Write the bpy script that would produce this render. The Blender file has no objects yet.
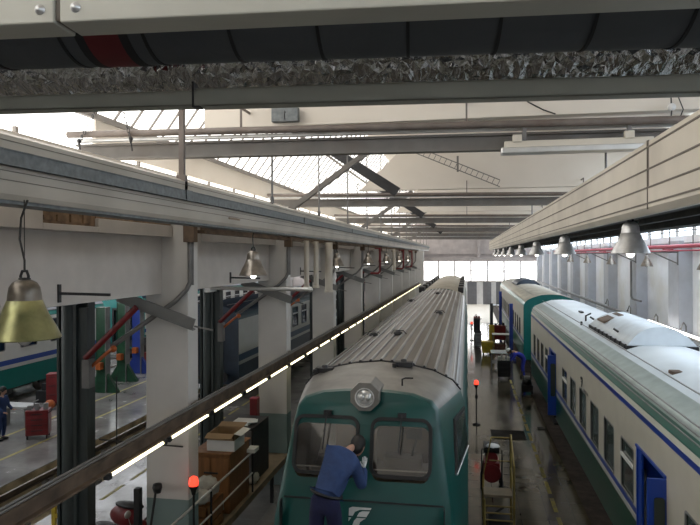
import bpy, bmesh, math, random
from mathutils import Vector, Matrix
random.seed(7)
sc = bpy.context.scene
COL = sc.collection
R = math.radians
WL = {}          # world location of unrotated roots

# ------------------------------------------------------------------ materials
def _nt(name):
    m = bpy.data.materials.new(name); m.use_nodes = True
    return m, m.node_tree, m.node_tree.nodes['Principled BSDF']

def paint(name, col, rough=.6, metal=0., var=.12, scale=3., bump=0., bscale=30., stretch=(1,1,1), dirt=None, dscale=1.2, damt=.5, emis=0, spec=.5):
    m, nt, b = _nt(name); N = nt.nodes; L = nt.links
    tc = N.new('ShaderNodeTexCoord'); mp = N.new('ShaderNodeMapping'); mp.inputs['Scale'].default_value = stretch
    L.new(tc.outputs['Object'], mp.inputs['Vector'])
    nz = N.new('ShaderNodeTexNoise'); nz.inputs['Scale'].default_value = scale; nz.inputs['Detail'].default_value = 5
    L.new(mp.outputs[0], nz.inputs['Vector'])
    rp = N.new('ShaderNodeValToRGB')
    rp.color_ramp.elements[0].position = .3; rp.color_ramp.elements[1].position = .7
    rp.color_ramp.elements[0].color = (*[c*(1-var) for c in col], 1)
    rp.color_ramp.elements[1].color = (*[min(1, c*(1+var)) for c in col], 1)
    L.new(nz.outputs['Fac'], rp.inputs[0]); out = rp.outputs[0]
    if dirt:
        n2 = N.new('ShaderNodeTexNoise'); n2.inputs['Scale'].default_value = dscale; n2.inputs['Detail'].default_value = 8
        L.new(mp.outputs[0], n2.inputs['Vector'])
        r2 = N.new('ShaderNodeValToRGB'); r2.color_ramp.elements[0].position = .48; r2.color_ramp.elements[1].position = .68
        r2.color_ramp.elements[0].color = (0,0,0,1); r2.color_ramp.elements[1].color = (damt,)*3 + (1,)
        L.new(n2.outputs['Fac'], r2.inputs[0])
        mx = N.new('ShaderNodeMix'); mx.data_type = 'RGBA'
        L.new(r2.outputs[0], mx.inputs['Factor']); L.new(out, mx.inputs['A']); mx.inputs['B'].default_value = (*dirt, 1)
        out = mx.outputs['Result']
    L.new(out, b.inputs['Base Color'])
    b.inputs['Roughness'].default_value = rough; b.inputs['Metallic'].default_value = metal
    b.inputs['Specular IOR Level'].default_value = spec
    if bump:
        n3 = N.new('ShaderNodeTexNoise'); n3.inputs['Scale'].default_value = bscale; L.new(mp.outputs[0], n3.inputs['Vector'])
        bp = N.new('ShaderNodeBump'); bp.inputs['Strength'].default_value = bump; bp.inputs['Distance'].default_value = .02
        L.new(n3.outputs['Fac'], bp.inputs['Height']); L.new(bp.outputs[0], b.inputs['Normal'])
    return m

def glow(name, col, s):
    m, nt, b = _nt(name)
    b.inputs['Base Color'].default_value = (*col, 1); b.inputs['Roughness'].default_value = .4
    b.inputs['Emission Color'].default_value = (*col, 1); b.inputs['Emission Strength'].default_value = s
    return m

def zlivery(name, stops, rough=.4, span=5., var=.08):
    """horizontal livery bands by height above the rail (object Z)"""
    m, nt, b = _nt(name); N = nt.nodes; L = nt.links
    tc = N.new('ShaderNodeTexCoord'); sp = N.new('ShaderNodeSeparateXYZ'); L.new(tc.outputs['Object'], sp.inputs[0])
    dv = N.new('ShaderNodeMath'); dv.operation = 'DIVIDE'; dv.inputs[1].default_value = span; L.new(sp.outputs['Z'], dv.inputs[0])
    rp = N.new('ShaderNodeValToRGB'); rp.color_ramp.interpolation = 'CONSTANT'
    e = rp.color_ramp.elements
    e[0].position = 0; e[0].color = (*stops[0][1], 1); e[1].position = stops[1][0]/span; e[1].color = (*stops[1][1], 1)
    for z, c in stops[2:]:
        k = e.new(z/span); k.color = (*c, 1)
    L.new(dv.outputs[0], rp.inputs[0])
    nz = N.new('ShaderNodeTexNoise'); nz.inputs['Scale'].default_value = 2.; nz.inputs['Detail'].default_value = 6; L.new(tc.outputs['Object'], nz.inputs['Vector'])
    mr = N.new('ShaderNodeMapRange'); mr.inputs['To Min'].default_value = 1-var*2; mr.inputs['To Max'].default_value = 1+var; L.new(nz.outputs['Fac'], mr.inputs['Value'])
    mx = N.new('ShaderNodeMix'); mx.data_type = 'RGBA'; mx.blend_type = 'MULTIPLY'; mx.inputs['Factor'].default_value = 1
    L.new(rp.outputs[0], mx.inputs['A']); L.new(mr.outputs[0], mx.inputs['B']); L.new(mx.outputs['Result'], b.inputs['Base Color'])
    b.inputs['Roughness'].default_value = rough
    return m

def glassy(name, tint, mixf=.25, rough=.05):
    m = bpy.data.materials.new(name); m.use_nodes = True; nt = m.node_tree; N = nt.nodes; L = nt.links; N.clear()
    o = N.new('ShaderNodeOutputMaterial'); t = N.new('ShaderNodeBsdfTransparent'); t.inputs[0].default_value = (*tint, 1)
    g = N.new('ShaderNodeBsdfGlossy'); g.inputs['Roughness'].default_value = rough; g.inputs[0].default_value = (.9,.9,.9,1)
    mx = N.new('ShaderNodeMixShader'); mx.inputs[0].default_value = mixf
    L.new(t.outputs[0], mx.inputs[1]); L.new(g.outputs[0], mx.inputs[2]); L.new(mx.outputs[0], o.inputs[0])
    return m

def floor_mat(name, col, rough, line, brick=(.62,.62)):
    m, nt, b = _nt(name); N = nt.nodes; L = nt.links
    tc = N.new('ShaderNodeTexCoord')
    br = N.new('ShaderNodeTexBrick'); br.inputs['Scale'].default_value = 1; br.offset = 0
    br.inputs['Brick Width'].default_value = brick[0]; br.inputs['Row Height'].default_value = brick[1]; br.inputs['Mortar Size'].default_value = .012
    br.inputs['Color1'].default_value = (*col, 1); br.inputs['Color2'].default_value = (*[c*.82 for c in col], 1); br.inputs['Mortar'].default_value = (*line, 1)
    L.new(tc.outputs['Object'], br.inputs['Vector'])
    nz = N.new('ShaderNodeTexNoise'); nz.inputs['Scale'].default_value = .7; nz.inputs['Detail'].default_value = 8; nz.inputs['Roughness'].default_value = .65
    L.new(tc.outputs['Object'], nz.inputs['Vector'])
    mr = N.new('ShaderNodeMapRange'); mr.inputs['From Min'].default_value = .3; mr.inputs['From Max'].default_value = .7
    mr.inputs['To Min'].default_value = .6; mr.inputs['To Max'].default_value = 1.25; L.new(nz.outputs['Fac'], mr.inputs['Value'])
    mx = N.new('ShaderNodeMix'); mx.data_type = 'RGBA'; mx.blend_type = 'MULTIPLY'; mx.inputs['Factor'].default_value = 1
    L.new(br.outputs[0], mx.inputs['A']); L.new(mr.outputs[0], mx.inputs['B']); L.new(mx.outputs['Result'], b.inputs['Base Color'])
    m2 = N.new('ShaderNodeMapRange'); m2.inputs['From Min'].default_value = .35; m2.inputs['From Max'].default_value = .65
    m2.inputs['To Min'].default_value = rough*.6; m2.inputs['To Max'].default_value = rough*1.3; L.new(nz.outputs['Fac'], m2.inputs['Value'])
    L.new(m2.outputs[0], b.inputs['Roughness'])
    return m

CREAM = (.56,.53,.45); BLUE = (.015,.05,.30); GREEN = (.0,.085,.058)
M = dict(
 aisle=floor_mat('floor_aisle', (.125,.110,.078), .14, (.085,.075,.06)),
 plat=floor_mat('floor_platform', (.27,.26,.25), .22, (.26,.27,.27), (2.4,2.4)),
 pitwall=paint('pit_concrete', (.55,.46,.30), .8, var=.3, scale=1.5, dirt=(.06,.05,.04), damt=.7),
 bed=paint('track_bed', (.045,.035,.03), .85, var=.5, scale=4, bump=.6),
 steel=paint('rail_steel', (.16,.13,.11), .4, .8, var=.3),
 wall=paint('white_wall', (.68,.67,.66), .8, var=.06, dirt=(.40,.38,.34), dscale=.6, damt=.45),
 wallr=paint('right_wall_paint', (.90,.92,.96), .75, var=.04, dirt=(.72,.69,.60), dscale=.5, damt=.45),
 fascia=paint('fascia_plaster', (.52,.485,.45), .85, var=.06, dirt=(.34,.31,.28), dscale=.7, damt=.4),
 pillar=None,
 pilaster=paint('shade_tinted_pilaster', (.52,.54,.59), .75, var=.06, dirt=(.42,.41,.38), dscale=.5, damt=.4),  # shade on the projecting piers put into a greyer colour
 pale=paint('painted_daylight_floor', (.80,.76,.68), .4, var=.08),  # daylight falling on the far floor, put into the base colour
 mull=paint('white_mullion', (.75,.75,.75), .5, var=.05),
 ceil=paint('ceiling_plaster', (.74,.68,.60), .85, var=.05, scale=.5, dirt=(.50,.44,.37), dscale=.25, damt=.5),
 brick=paint('bare_brick', (.20,.13,.08), .9, var=.5, scale=6),
 sky=glow('daylit_milky_glazing', (1,.985,.95), 2.7),
 skyr=glow('daylit_clerestory_glazing', (.80,.90,1), 3.0),
 skyf=glow('daylit_end_glazing', (1,.99,.97), 6.0),
 fill_left=glow('left_bay_fill_glow', (.93,.96,1), 2.4),  # glow of the added left bay ceiling panel
 fill_right=glow('right_roof_fill_glow', (.80,.90,1), 3.4),  # glow of the added right roof panel
 bar=paint('glazing_bar', (.25,.23,.21), .6),
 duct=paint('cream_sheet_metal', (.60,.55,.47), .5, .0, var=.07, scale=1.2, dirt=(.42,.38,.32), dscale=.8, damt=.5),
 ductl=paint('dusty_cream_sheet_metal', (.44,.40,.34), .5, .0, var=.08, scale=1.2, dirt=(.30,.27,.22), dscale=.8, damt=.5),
 groove=paint('groove_dark', (.16,.14,.12), .7),
 galv=paint('galvanised', (.15,.165,.17), .5, .4, var=.25, scale=14),
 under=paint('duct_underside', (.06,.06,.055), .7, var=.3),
 alu=paint('aluminium', (.66,.66,.65), .35, .7, var=.1),
 pipe=paint('grey_pipe', (.17,.145,.13), .55, .3, var=.2, dirt=(.14,.10,.08)),
 beam=paint('painted_steel_beam', (.17,.16,.148), .6, .1, var=.12, dirt=(.15,.12,.10)),
 darksteel=paint('dark_green_steel', (.035,.045,.045), .45, .2, var=.4, scale=2, stretch=(3,3,.4)),
 rust=paint('rusty_beam', (.11,.075,.05), .8, var=.5),
 conduit=paint('conduit', (.17,.165,.16), .5, .3, var=.2),
 strut=paint('grey_strut', (.16,.16,.155), .6, .2, var=.15),
 red=paint('red_paint', (.17,.012,.015), .45, var=.25),
 redpipe=paint('red_pipe_paint', (.50,.05,.09), .45, var=.1),
 orange=paint('orange_plastic', (.42,.10,.02), .5),
 yellow=paint('yellow_paint', (.55,.40,.04), .5, var=.25),
 dyellow=paint('worn_yellow_tube', (.26,.19,.05), .5, var=.35),
 yline=paint('worn_yellow_line', (.36,.31,.08), .6, var=.2, scale=6, dirt=(.2,.19,.16), dscale=5, damt=.8),
 wood=paint('varnished_wood', (.24,.105,.035), .5, var=.25, scale=3, stretch=(4,4,.6)),
 board=paint('plywood_board', (.22,.17,.11), .7, var=.2),
 carton=paint('cardboard', (.30,.20,.11), .8, var=.1),
 white=paint('white_plastic', (.75,.75,.74), .5, var=.04),
 black=paint('black_rubber', (.005,.005,.006), .5, var=.2),
 dark=paint('dark_metal', (.03,.03,.033), .5, .3, var=.3),
 grey=paint('grey_metal', (.24,.24,.24), .5, .3, var=.2),
 teal=paint('teal_cab_paint', (.0,.060,.053), .35, var=.18, scale=1.5, dirt=(.006,.035,.032), dscale=1.5, damt=.5),
 cabgrey=paint('grey_cab_roof', (.23,.22,.20), .45, .2, var=.2, dirt=(.11,.10,.09)),
 ribroof=paint('ribbed_roof_metal', (.33,.33,.325), .33, .65, var=.35, scale=1.3, stretch=(3,.25,1), dirt=(.16,.13,.10), dscale=1.0, damt=.6),
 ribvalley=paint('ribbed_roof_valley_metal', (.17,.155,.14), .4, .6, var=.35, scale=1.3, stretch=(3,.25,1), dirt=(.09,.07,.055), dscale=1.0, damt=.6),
 roofpale=paint('pale_roof_paint', (.62,.68,.72), .38, .1, var=.08, scale=1, dirt=(.45,.49,.51), dscale=.5, damt=.5),
 roofshoulder=paint('roof_shoulder_paint', (.36,.42,.41), .4, .1, var=.12),
 roofbeige=paint('beige_roof_paint', (.46,.43,.36), .45, .2, var=.12, dirt=(.25,.23,.2)),
 hood=paint('hood_paint', (.56,.63,.69), .4, .1, var=.08, dirt=(.40,.44,.48)),
 rear=paint('rear_end_teal', (.0,.13,.12), .5, var=.1),
 navy=paint('navy_roof', (.015,.03,.055), .4, var=.2),
 bluedoor=paint('blue_door_paint', (.01,.05,.33), .35, var=.15),
 bluepost=paint('blue_post_paint', (.02,.05,.30), .5),
 greenjack=paint('green_jack_paint', (.012,.065,.03), .5, var=.3),
 glass=paint('dark_window_glass', (.03,.045,.04), .12, var=.4, scale=1),
 navyglass=paint('navy_window_glass', (.01,.02,.05), .12, var=.3),
 wind=glassy('windscreen_glass', (.72,.70,.66), .07),
 inner=paint('cab_inner_panel', (.13,.09,.055), .7, var=.2),
 seat=paint('cab_seat_cloth', (.42,.17,.04), .8, var=.2),
 lens=paint('lamp_lens', (.7,.7,.68), .08, .6),
 tube=glow('lit_tube', (1,.90,.58), 4.5),
 tuber=glow('lit_tube_cool', (1,.97,.92), 7.),
 bulb=glow('lit_bulb', (1,.96,.85), 7.),
 redlamp=glow('lit_red_lamp', (1,.06,.03), 2.0),
 bell=paint('old_bell_lamp_metal', (.30,.27,.235), .35, .75, var=.35, scale=8, dirt=(.15,.12,.09), dscale=5),
 belltop=paint('tarnished_bell_top', (.16,.14,.115), .35, .7, var=.35, scale=9, dirt=(.08,.07,.05), dscale=5),
 bellpale=paint('light_washed_bell_metal', (.55,.55,.55), .35, .6, var=.2, scale=8, dirt=(.34,.33,.32), dscale=5),  # lighter copy of the lamp metal, washed-out light put into the colour
 bellgreen=paint('yellowed_bell_lamp_metal', (.26,.26,.12), .3, .7, var=.3, scale=9, dirt=(.2,.18,.09), dscale=5),
 denim=paint('blue_overall_cloth', (.02,.045,.13), .85, var=.25, scale=6, bump=.3),
 denim2=paint('bright_blue_overall_cloth', (.02,.03,.30), .85, var=.2, scale=6),
 trouser=paint('navy_trouser_cloth', (.008,.010,.045), .9, var=.25, scale=6, bump=.3),
 skin=paint('skin', (.42,.24,.17), .6, var=.05),
 hair=paint('black_hair', (.008,.007,.006), .6, var=.3, scale=30),
 cloth=paint('pale_rag', (.45,.43,.38), .9, var=.3, scale=5, bump=.6, bscale=8),
 sack=paint('brown_sack', (.22,.15,.09), .9, var=.3, scale=5, bump=.6, bscale=8),
 cable=paint('black_cable', (.03,.028,.026), .6),
 fabric=paint('grey_fabric_duct', (.075,.083,.092), .75, var=.12, scale=2, bump=.25, bscale=14),
 seam=paint('dark_seam', (.014,.015,.017), .8),
 redband=paint('dark_red_band', (.13,.012,.016), .7, var=.3),
 greybeam=paint('olive_grey_channel', (.40,.40,.34), .55, .0, var=.08),
 panel=paint('pale_grey_tray', (.52,.51,.45), .5, .15, var=.05),
 end=paint('end_wall_paint', (.42,.38,.37), .8, var=.12, scale=1.5),
 door=paint('grey_door_paint', (.17,.17,.18), .6, var=.1),
)
# pillar paint: white above, grey-green dado below (bands by height)
M['pillar'] = zlivery('pillar_paint', [(0,(.20,.27,.265)), (1.92,(.60,.58,.55))], rough=.75, span=8, var=.07)
M['coach'] = zlivery('coach_livery', [(0,(.0,.048,.033)), (1.46,(.42,.43,.42)), (1.54,(.62,.60,.52)), (1.58,BLUE), (1.68,CREAM), (3.34,(.015,.04,.26)), (3.44,(.60,.60,.53)), (3.55,GREEN)], rough=.35)
M['coachfar'] = zlivery('far_coach_livery', [(0,(.0,.085,.055)), (1.46,(.6,.6,.55)), (1.58,BLUE), (1.68,CREAM), (3.5,(.05,.2,.16))], rough=.35)
M['coachleft'] = zlivery('left_coach_livery', [(0,(.0,.15,.13)), (1.50,(.6,.6,.57)), (1.66,(.03,.08,.36)), (1.86,(.76,.76,.73)), (3.50,(.0,.17,.15))], rough=.4)
M['coachnavy'] = zlivery('navy_coach_livery', [(0,(.02,.05,.09)), (1.50,(.5,.55,.55)), (1.66,(.03,.08,.16)), (1.95,(.52,.53,.50)), (3.45,(.02,.06,.08))], rough=.4)
M['cabside'] = zlivery('cab_side_livery', [(0,(.0,.060,.053)), (3.70,(.30,.28,.25))], rough=.4)

def foil():
    m, nt, b = _nt('crumpled_foil'); N = nt.nodes; L = nt.links
    tc = N.new('ShaderNodeTexCoord'); mp = N.new('ShaderNodeMapping'); mp.inputs['Scale'].default_value = (1.8,.8,.8); L.new(tc.outputs['Object'], mp.inputs[0])
    v = N.new('ShaderNodeTexVoronoi'); v.inputs['Scale'].default_value = 16; L.new(mp.outputs[0], v.inputs['Vector'])
    n = N.new('ShaderNodeTexNoise'); n.inputs['Scale'].default_value = 11; n.inputs['Detail'].default_value = 5; n.inputs['Distortion'].default_value = 2.5; L.new(mp.outputs[0], n.inputs['Vector'])
    ad = N.new('ShaderNodeMath'); L.new(v.outputs['Distance'], ad.inputs[0]); L.new(n.outputs['Fac'], ad.inputs[1])
    bp = N.new('ShaderNodeBump'); bp.inputs['Strength'].default_value = .5; bp.inputs['Distance'].default_value = .02
    L.new(ad.outputs[0], bp.inputs['Height']); L.new(bp.outputs[0], b.inputs['Normal'])
    b.inputs['Base Color'].default_value = (.46,.46,.455,1); b.inputs['Metallic'].default_value = 1; b.inputs['Roughness'].default_value = .08
    return m
M['foil'] = foil()

# ------------------------------------------------------------------ mesh builder
class B:
    def __init__(s): s.v = []; s.f = []; s.m = []; s.sm = []
    def add(s, vs, fs, mi=0, smooth=False):
        o = len(s.v); s.v += [Vector(p) for p in vs]
        for f in fs: s.f.append([i+o for i in f]); s.m.append(mi); s.sm.append(smooth)
        return s
    def box(s, x0,x1,y0,y1,z0,z1, mi=0, mat=None):
        vs = [(x0,y0,z0),(x1,y0,z0),(x1,y1,z0),(x0,y1,z0),(x0,y0,z1),(x1,y0,z1),(x1,y1,z1),(x0,y1,z1)]
        if mat: vs = [mat @ Vector(p) for p in vs]
        return s.add(vs, [(0,3,2,1),(4,5,6,7),(0,1,5,4),(1,2,6,5),(2,3,7,6),(3,0,4,7)], mi)
    def bar(s, p0, p1, w, h, mi=0, up=(0,0,1)):
        p0, p1 = Vector(p0), Vector(p1); d = p1-p0; L = d.length; d.normalize()
        u = Vector(up)
        if abs(d.dot(u)) > .97: u = Vector((0,1,0))
        r = d.cross(u).normalized(); u = r.cross(d)
        vs = [p + r*a*w/2 + u*b*h/2 for p in (p0,p1) for a,b in ((-1,-1),(1,-1),(1,1),(-1,1))]
        return s.add(vs, [(0,1,2,3),(7,6,5,4),(0,4,5,1),(1,5,6,2),(2,6,7,3),(3,7,4,0)], mi)
    def tube(s, pts, r, n=10, mi=0, cap=True, smooth=True):
        pts = [Vector(p) for p in pts]; rs = r if isinstance(r, (list,tuple)) else [r]*len(pts)
        rings = []; prev = None
        for i, p in enumerate(pts):
            if i == 0: t = pts[1]-p
            elif i == len(pts)-1: t = p-pts[i-1]
            else: t = (pts[i+1]-p).normalized() + (p-pts[i-1]).normalized()
            t.normalize()
            a = prev if prev is not None else (Vector((0,0,1)) if abs(t.z) < .9 else Vector((1,0,0)))
            x = (a - t*a.dot(t)).normalized(); prev = x; y = t.cross(x)
            rings.append([p + (x*math.cos(2*math.pi*k/n) + y*math.sin(2*math.pi*k/n))*rs[i] for k in range(n)])
        vs = [q for g in rings for q in g]; fs = []
        for i in range(len(rings)-1):
            for k in range(n): fs.append((i*n+k, i*n+(k+1)%n, (i+1)*n+(k+1)%n, (i+1)*n+k))
        s.add(vs, fs, mi, smooth)
        if cap:
            s.add(rings[0], [tuple(range(n))[::-1]], mi); s.add(rings[-1], [tuple(range(n))], mi)
        return s
    def lathe(s, prof, c=(0,0,0), n=24, mi=0, axis='z', smooth=True):
        vs = []; fs = []
        for (r, h) in prof:
            for k in range(n):
                a = 2*math.pi*k/n; p = (r*math.cos(a), r*math.sin(a), h)
                if axis == 'y': p = (p[0], p[2], p[1])
                if axis == 'x': p = (p[2], p[0], p[1])
                vs.append((p[0]+c[0], p[1]+c[1], p[2]+c[2]))
        for i in range(len(prof)-1):
            for k in range(n): fs.append((i*n+k, i*n+(k+1)%n, (i+1)*n+(k+1)%n, (i+1)*n+k))
        return s.add(vs, fs, mi, smooth)
    def prism(s, pts, y0, y1, mi=0, smooth=False):    # pts (x,z) closed loop
        n = len(pts); vs = [(x,y0,z) for x,z in pts] + [(x,y1,z) for x,z in pts]
        s.add(vs, [(i,(i+1)%n,n+(i+1)%n,n+i) for i in range(n)], mi, smooth)
        s.add(vs, [tuple(range(n))[::-1], tuple(range(n,2*n))], mi)
        return s
    def ball(s, c, r, mi=0, n=16, mrot=None):
        rr = r if isinstance(r, (tuple,list)) else (r,r,r); vs = []; fs = []; m = n//2
        for i in range(m+1):
            th = math.pi*i/m
            for k in range(n):
                a = 2*math.pi*k/n; p = Vector((rr[0]*math.sin(th)*math.cos(a), rr[1]*math.sin(th)*math.sin(a), rr[2]*math.cos(th)))
                if mrot: p = mrot @ p
                vs.append(p + Vector(c))
        for i in range(m):
            for k in range(n): fs.append((i*n+k, (i+1)*n+k, (i+1)*n+(k+1)%n, i*n+(k+1)%n))
        return s.add(vs, fs, mi, True)
    def rring(s, c, ux, uy, w, h, t, dep, rad, mi=0, n=5, fill=False):
        """rounded rectangular frame, outer w x h, band t, thickness dep along ux x uy; fill = pane"""
        c, ux, uy = Vector(c), Vector(ux).normalized(), Vector(uy).normalized(); nz = ux.cross(uy)
        def loop(w, h, r):
            out = []
            for sx, sy, a0 in ((1,1,0),(-1,1,90),(-1,-1,180),(1,-1,270)):
                for k in range(n+1):
                    a = R(a0+90*k/n); out.append((sx*(w/2-r)+r*math.cos(a), sy*(h/2-r)+r*math.sin(a)))
            return out
        o = loop(w, h, rad); N = len(o)
        if fill:
            vs = [c+ux*x+uy*y+nz*d for d in (0,dep) for x,y in o]
            return s.add(vs, [tuple(range(N))[::-1], tuple(range(N,2*N))] + [(i,(i+1)%N,N+(i+1)%N,N+i) for i in range(N)], mi)
        q = loop(w-2*t, h-2*t, max(rad-t, .012))
        vs = [c+ux*x+uy*y+nz*d for l in (o,q) for d in (0,dep) for x,y in l]; fs = []
        for i in range(N):
            j = (i+1)%N
            fs += [(i,j,N+j,N+i), (N+i,N+j,3*N+j,3*N+i), (3*N+i,3*N+j,2*N+j,2*N+i), (2*N+i,2*N+j,j,i)]
        return s.add(vs, fs, mi)
    def build(s, name, mats, parent=None, bevel=0, local=False, fixn=True):
        me = bpy.data.meshes.new(name); off = Vector((0,0,0))
        if parent is not None and not local: off = WL.get(parent.name, Vector((0,0,0)))
        me.from_pydata([p-off for p in s.v], [], s.f)
        if not isinstance(mats, (list,tuple)): mats = [mats]
        for m in mats: me.materials.append(M[m] if isinstance(m, str) else m)
        for p, mi, sm in zip(me.polygons, s.m, s.sm): p.material_index = mi; p.use_smooth = sm
        if fixn:
            bm = bmesh.new(); bm.from_mesh(me); bmesh.ops.recalc_face_normals(bm, faces=bm.faces[:]); bm.to_mesh(me); bm.free()
        o = bpy.data.objects.new(name, me); COL.objects.link(o)
        if parent is not None:
            o.parent = parent; WL[o.name] = off.copy()
        else: WL[o.name] = Vector((0,0,0))
        if bevel:
            bv = o.modifiers.new('bevel', 'BEVEL'); bv.width = bevel; bv.segments = 2; bv.limit_method = 'ANGLE'
        return o

def tag(o, label=None, cat=None, group=None, kind=None):
    if label: o['label'] = label
    if cat: o['category'] = cat
    if group: o['group'] = group
    if kind: o['kind'] = kind
    return o
def root(name, loc, label, cat, group=None, rz=0):
    o = bpy.data.objects.new(name, None); COL.objects.link(o); o.location = loc; o.rotation_euler.z = rz
    o.empty_display_size = .2; WL[o.name] = Vector(loc); return tag(o, label, cat, group)
def recenter(o):
    """move a lone mesh thing's origin to its base centre"""
    vs = [v.co for v in o.data.vertices]
    c = Vector(((min(v.x for v in vs)+max(v.x for v in vs))/2, (min(v.y for v in vs)+max(v.y for v in vs))/2, min(v.z for v in vs)))
    o.data.transform(Matrix.Translation(-c)); o.location = o.location + c; return o
def single(b, name, mats, label, cat, group=None, bevel=0, kind=None):
    o = recenter(b.build(name, mats, bevel=bevel)); return tag(o, label, cat, group, kind)
def struct(b, name, mats, bevel=0):
    o = b.build(name, mats, bevel=bevel); o['kind'] = 'structure'; return o
def copy_tree(o, parent=None):
    c = o.copy(); COL.objects.link(c)
    if parent is not None: c.parent = parent
    for ch in list(o.children): copy_tree(ch, c)
    return c
def dup(o, loc, label=None, group=None, rz=None, scale=None):
    c = copy_tree(o); c.location = loc; WL[c.name] = Vector(loc)
    if label: c['label'] = label
    if group: c['group'] = group
    if rz is not None: c.rotation_euler.z = rz
    if scale: c.scale = (scale,)*3
    return c
def boolean_cut(o, cutter):
    md = o.modifiers.new('cut', 'BOOLEAN'); md.operation = 'DIFFERENCE'; md.object = cutter; md.solver = 'EXACT'; md.material_mode = 'TRANSFER'
    bpy.context.view_layer.update()
    dg = bpy.context.evaluated_depsgraph_get(); me = bpy.data.meshes.new_from_object(o.evaluated_get(dg))
    o.modifiers.clear(); o.data = me; bpy.data.objects.remove(cutter, do_unlink=True)

ORD = ['nearest','second','third','fourth','fifth','sixth','seventh','eighth','ninth','tenth','eleventh','twelfth','thirteenth','fourteenth','fifteenth']

# ------------------------------------------------------------------ the building
Y0, Y1 = -9., 83.
b = B()                                            # floor slabs with the inspection pit and track beds left between them
def slab(x0, x1, mi): b.box(x0,x1,Y0,Y1,-1.4,0,mi)
slab(-23,-12.4,1); slab(-9.9,-3.02,1); slab(-.02,2.8,0); slab(5.9,8.6,0)
b.box(-12.4,-9.9,Y0,Y1,-1.4,-1.0,2); b.box(-3.02,-.02,Y0,Y1,-1.4,-.12,3); b.box(2.8,5.9,Y0,Y1,-1.4,-.12,3)
b.box(-12.42,-12.39,Y0,Y1,-1.0,-.02,2); b.box(-12.39,-12.05,Y0,Y1,-1.0,-.55,2)
b.box(-.02,2.8,60,Y1,0,.006,4)  # thin slab carrying the painted daylight
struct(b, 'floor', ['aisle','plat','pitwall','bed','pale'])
def track(xc, z0, label, y0=Y0, y1=Y1, posts=False):
    r = root('railway_track', (xc,0,z0), label, 'railway track')
    for s in (-1,1):
        q = B(); q.box(xc+s*.75-.035,xc+s*.75+.035,y0,y1,z0+.06,z0+.16); q.box(xc+s*.75-.07,xc+s*.75+.07,y0,y1,z0,z0+.03); q.box(xc+s*.75-.01,xc+s*.75+.01,y0,y1,z0,z0+.1)
        q.build('rail', 'steel', r)
    return r
track(-1.5, -.12, 'pair of rails under the green driving cab car')
track(4.35, -.12, 'pair of rails under the white and green coaches on the right')
t = track(-11.1, -.12, 'pair of raised rails over the sunken inspection pit on the left')
q = B()
for i in range(30):
    y = Y0+1.5+i*3
    for s in (-1,1): q.box(-11.1+s*.75-.12,-11.1+s*.75+.12,y-.12,y+.12,-1.0,-.12)
q.build('rail_support', 'grey', t)
track(-20.42, -.12, 'pair of rails under the far left coaches')
for i, (x, y0, y1, dash) in enumerate(((2.1,10,32,.9), (-9.2,6,30,1.1), (-14.05,5,50,0), (-15.75,5,50,0))):
    b = B()
    if dash:
        y = y0
        while y < y1: b.box(x-.05,x+.05,y,y+dash,0,.004); y += dash*1.35
    else: b.box(x-.06,x+.06,y0,y1,0,.004)
    struct(b, f'trim_{i+1}', 'yline')

# outer walls
b = B(); b.box(-23.3,-23,Y0,Y1,0,3.7); b.box(-23.3,-23,Y0,Y1,5.6,7.6)
struct(b, 'wall_left', 'wall')
b = B(); g = B()
for k in range(36):
    y = Y0+1+k*2.55; g.box(-23.2,-23.12,y,y+2.4,3.7,5.6); b.box(-23.26,-23.05,y-.15,y,3.7,5.6)
b.box(-23.26,-23.05,Y0,Y1,4.6,4.68)
struct(b, 'trim_5', 'bar'); struct(g, 'window_1', 'skyf')

b = B(); b.box(8.6,8.9,Y0,Y1,0,6.95); b.box(8.6,8.9,Y0,Y1,8.7,9.3)
RP = [27.45+6.3*k for k in range(-5,9)]
for y in RP: b.box(8.1,8.6,y-.65,y+.65,0,6.75,1)
b.box(8.3,8.62,Y0,Y1,6.68,6.95)
struct(b, 'wall_right', ['wallr','pilaster'])
b = B(); g = B()
y = Y0
while y < Y1:
    b.box(8.62,8.72,y,y+.09,6.95,8.7); y += 2.1
b.box(8.62,8.72,Y0,Y1,7.75,7.82)
g.box(8.74,8.8,Y0,Y1,6.95,8.7)
struct(b, 'trim_6', 'bar'); struct(g, 'window_2', 'skyr')

# end wall with glazing band and doors
b = B()
b.box(-23,8.6,Y1,Y1+.3,5.45,12.6); b.box(-23,-5.7,Y1,Y1+.3,0,5.45)
for x0, x1 in ((-5.7,-5.0),(-2.9,-2.3),(-.35,.05),(1.2,2.0),(3.0,3.6),(5.6,8.6)): b.box(x0,x1,Y1,Y1+.3,0,3.0,1)
b.box(-5.7,8.6,Y1-.05,Y1+.3,2.85,3.0,0)
b.box(-5.7,8.6,Y1-.5,Y1,5.45,5.9,0); b.box(-5.7,8.6,Y1-.35,Y1,6.4,6.6,0); b.box(1.3,1.7,Y1-.3,Y1,5.9,8,0)
struct(b, 'wall_back', ['end','wall'])
b = B(); g = B()
for k in range(8): b.box(-5.8+2.05*k,-5.52+2.05*k,Y1-.12,Y1+.1,3.0,5.45)
b.box(-5.7,8.6,Y1-.06,Y1+.08,4.2,4.3)
struct(b, 'trim_7', 'mull'); g.box(-5.7,8.6,Y1+.12,Y1+.18,3.0,5.45); struct(g, 'window_3', 'skyf')
g = B(); g.box(-5.7,8.6,Y1+.12,Y1+.18,0,2.9); struct(g, 'window_4', glow('doorway_daylight', (1,.97,.9), 6))
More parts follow.
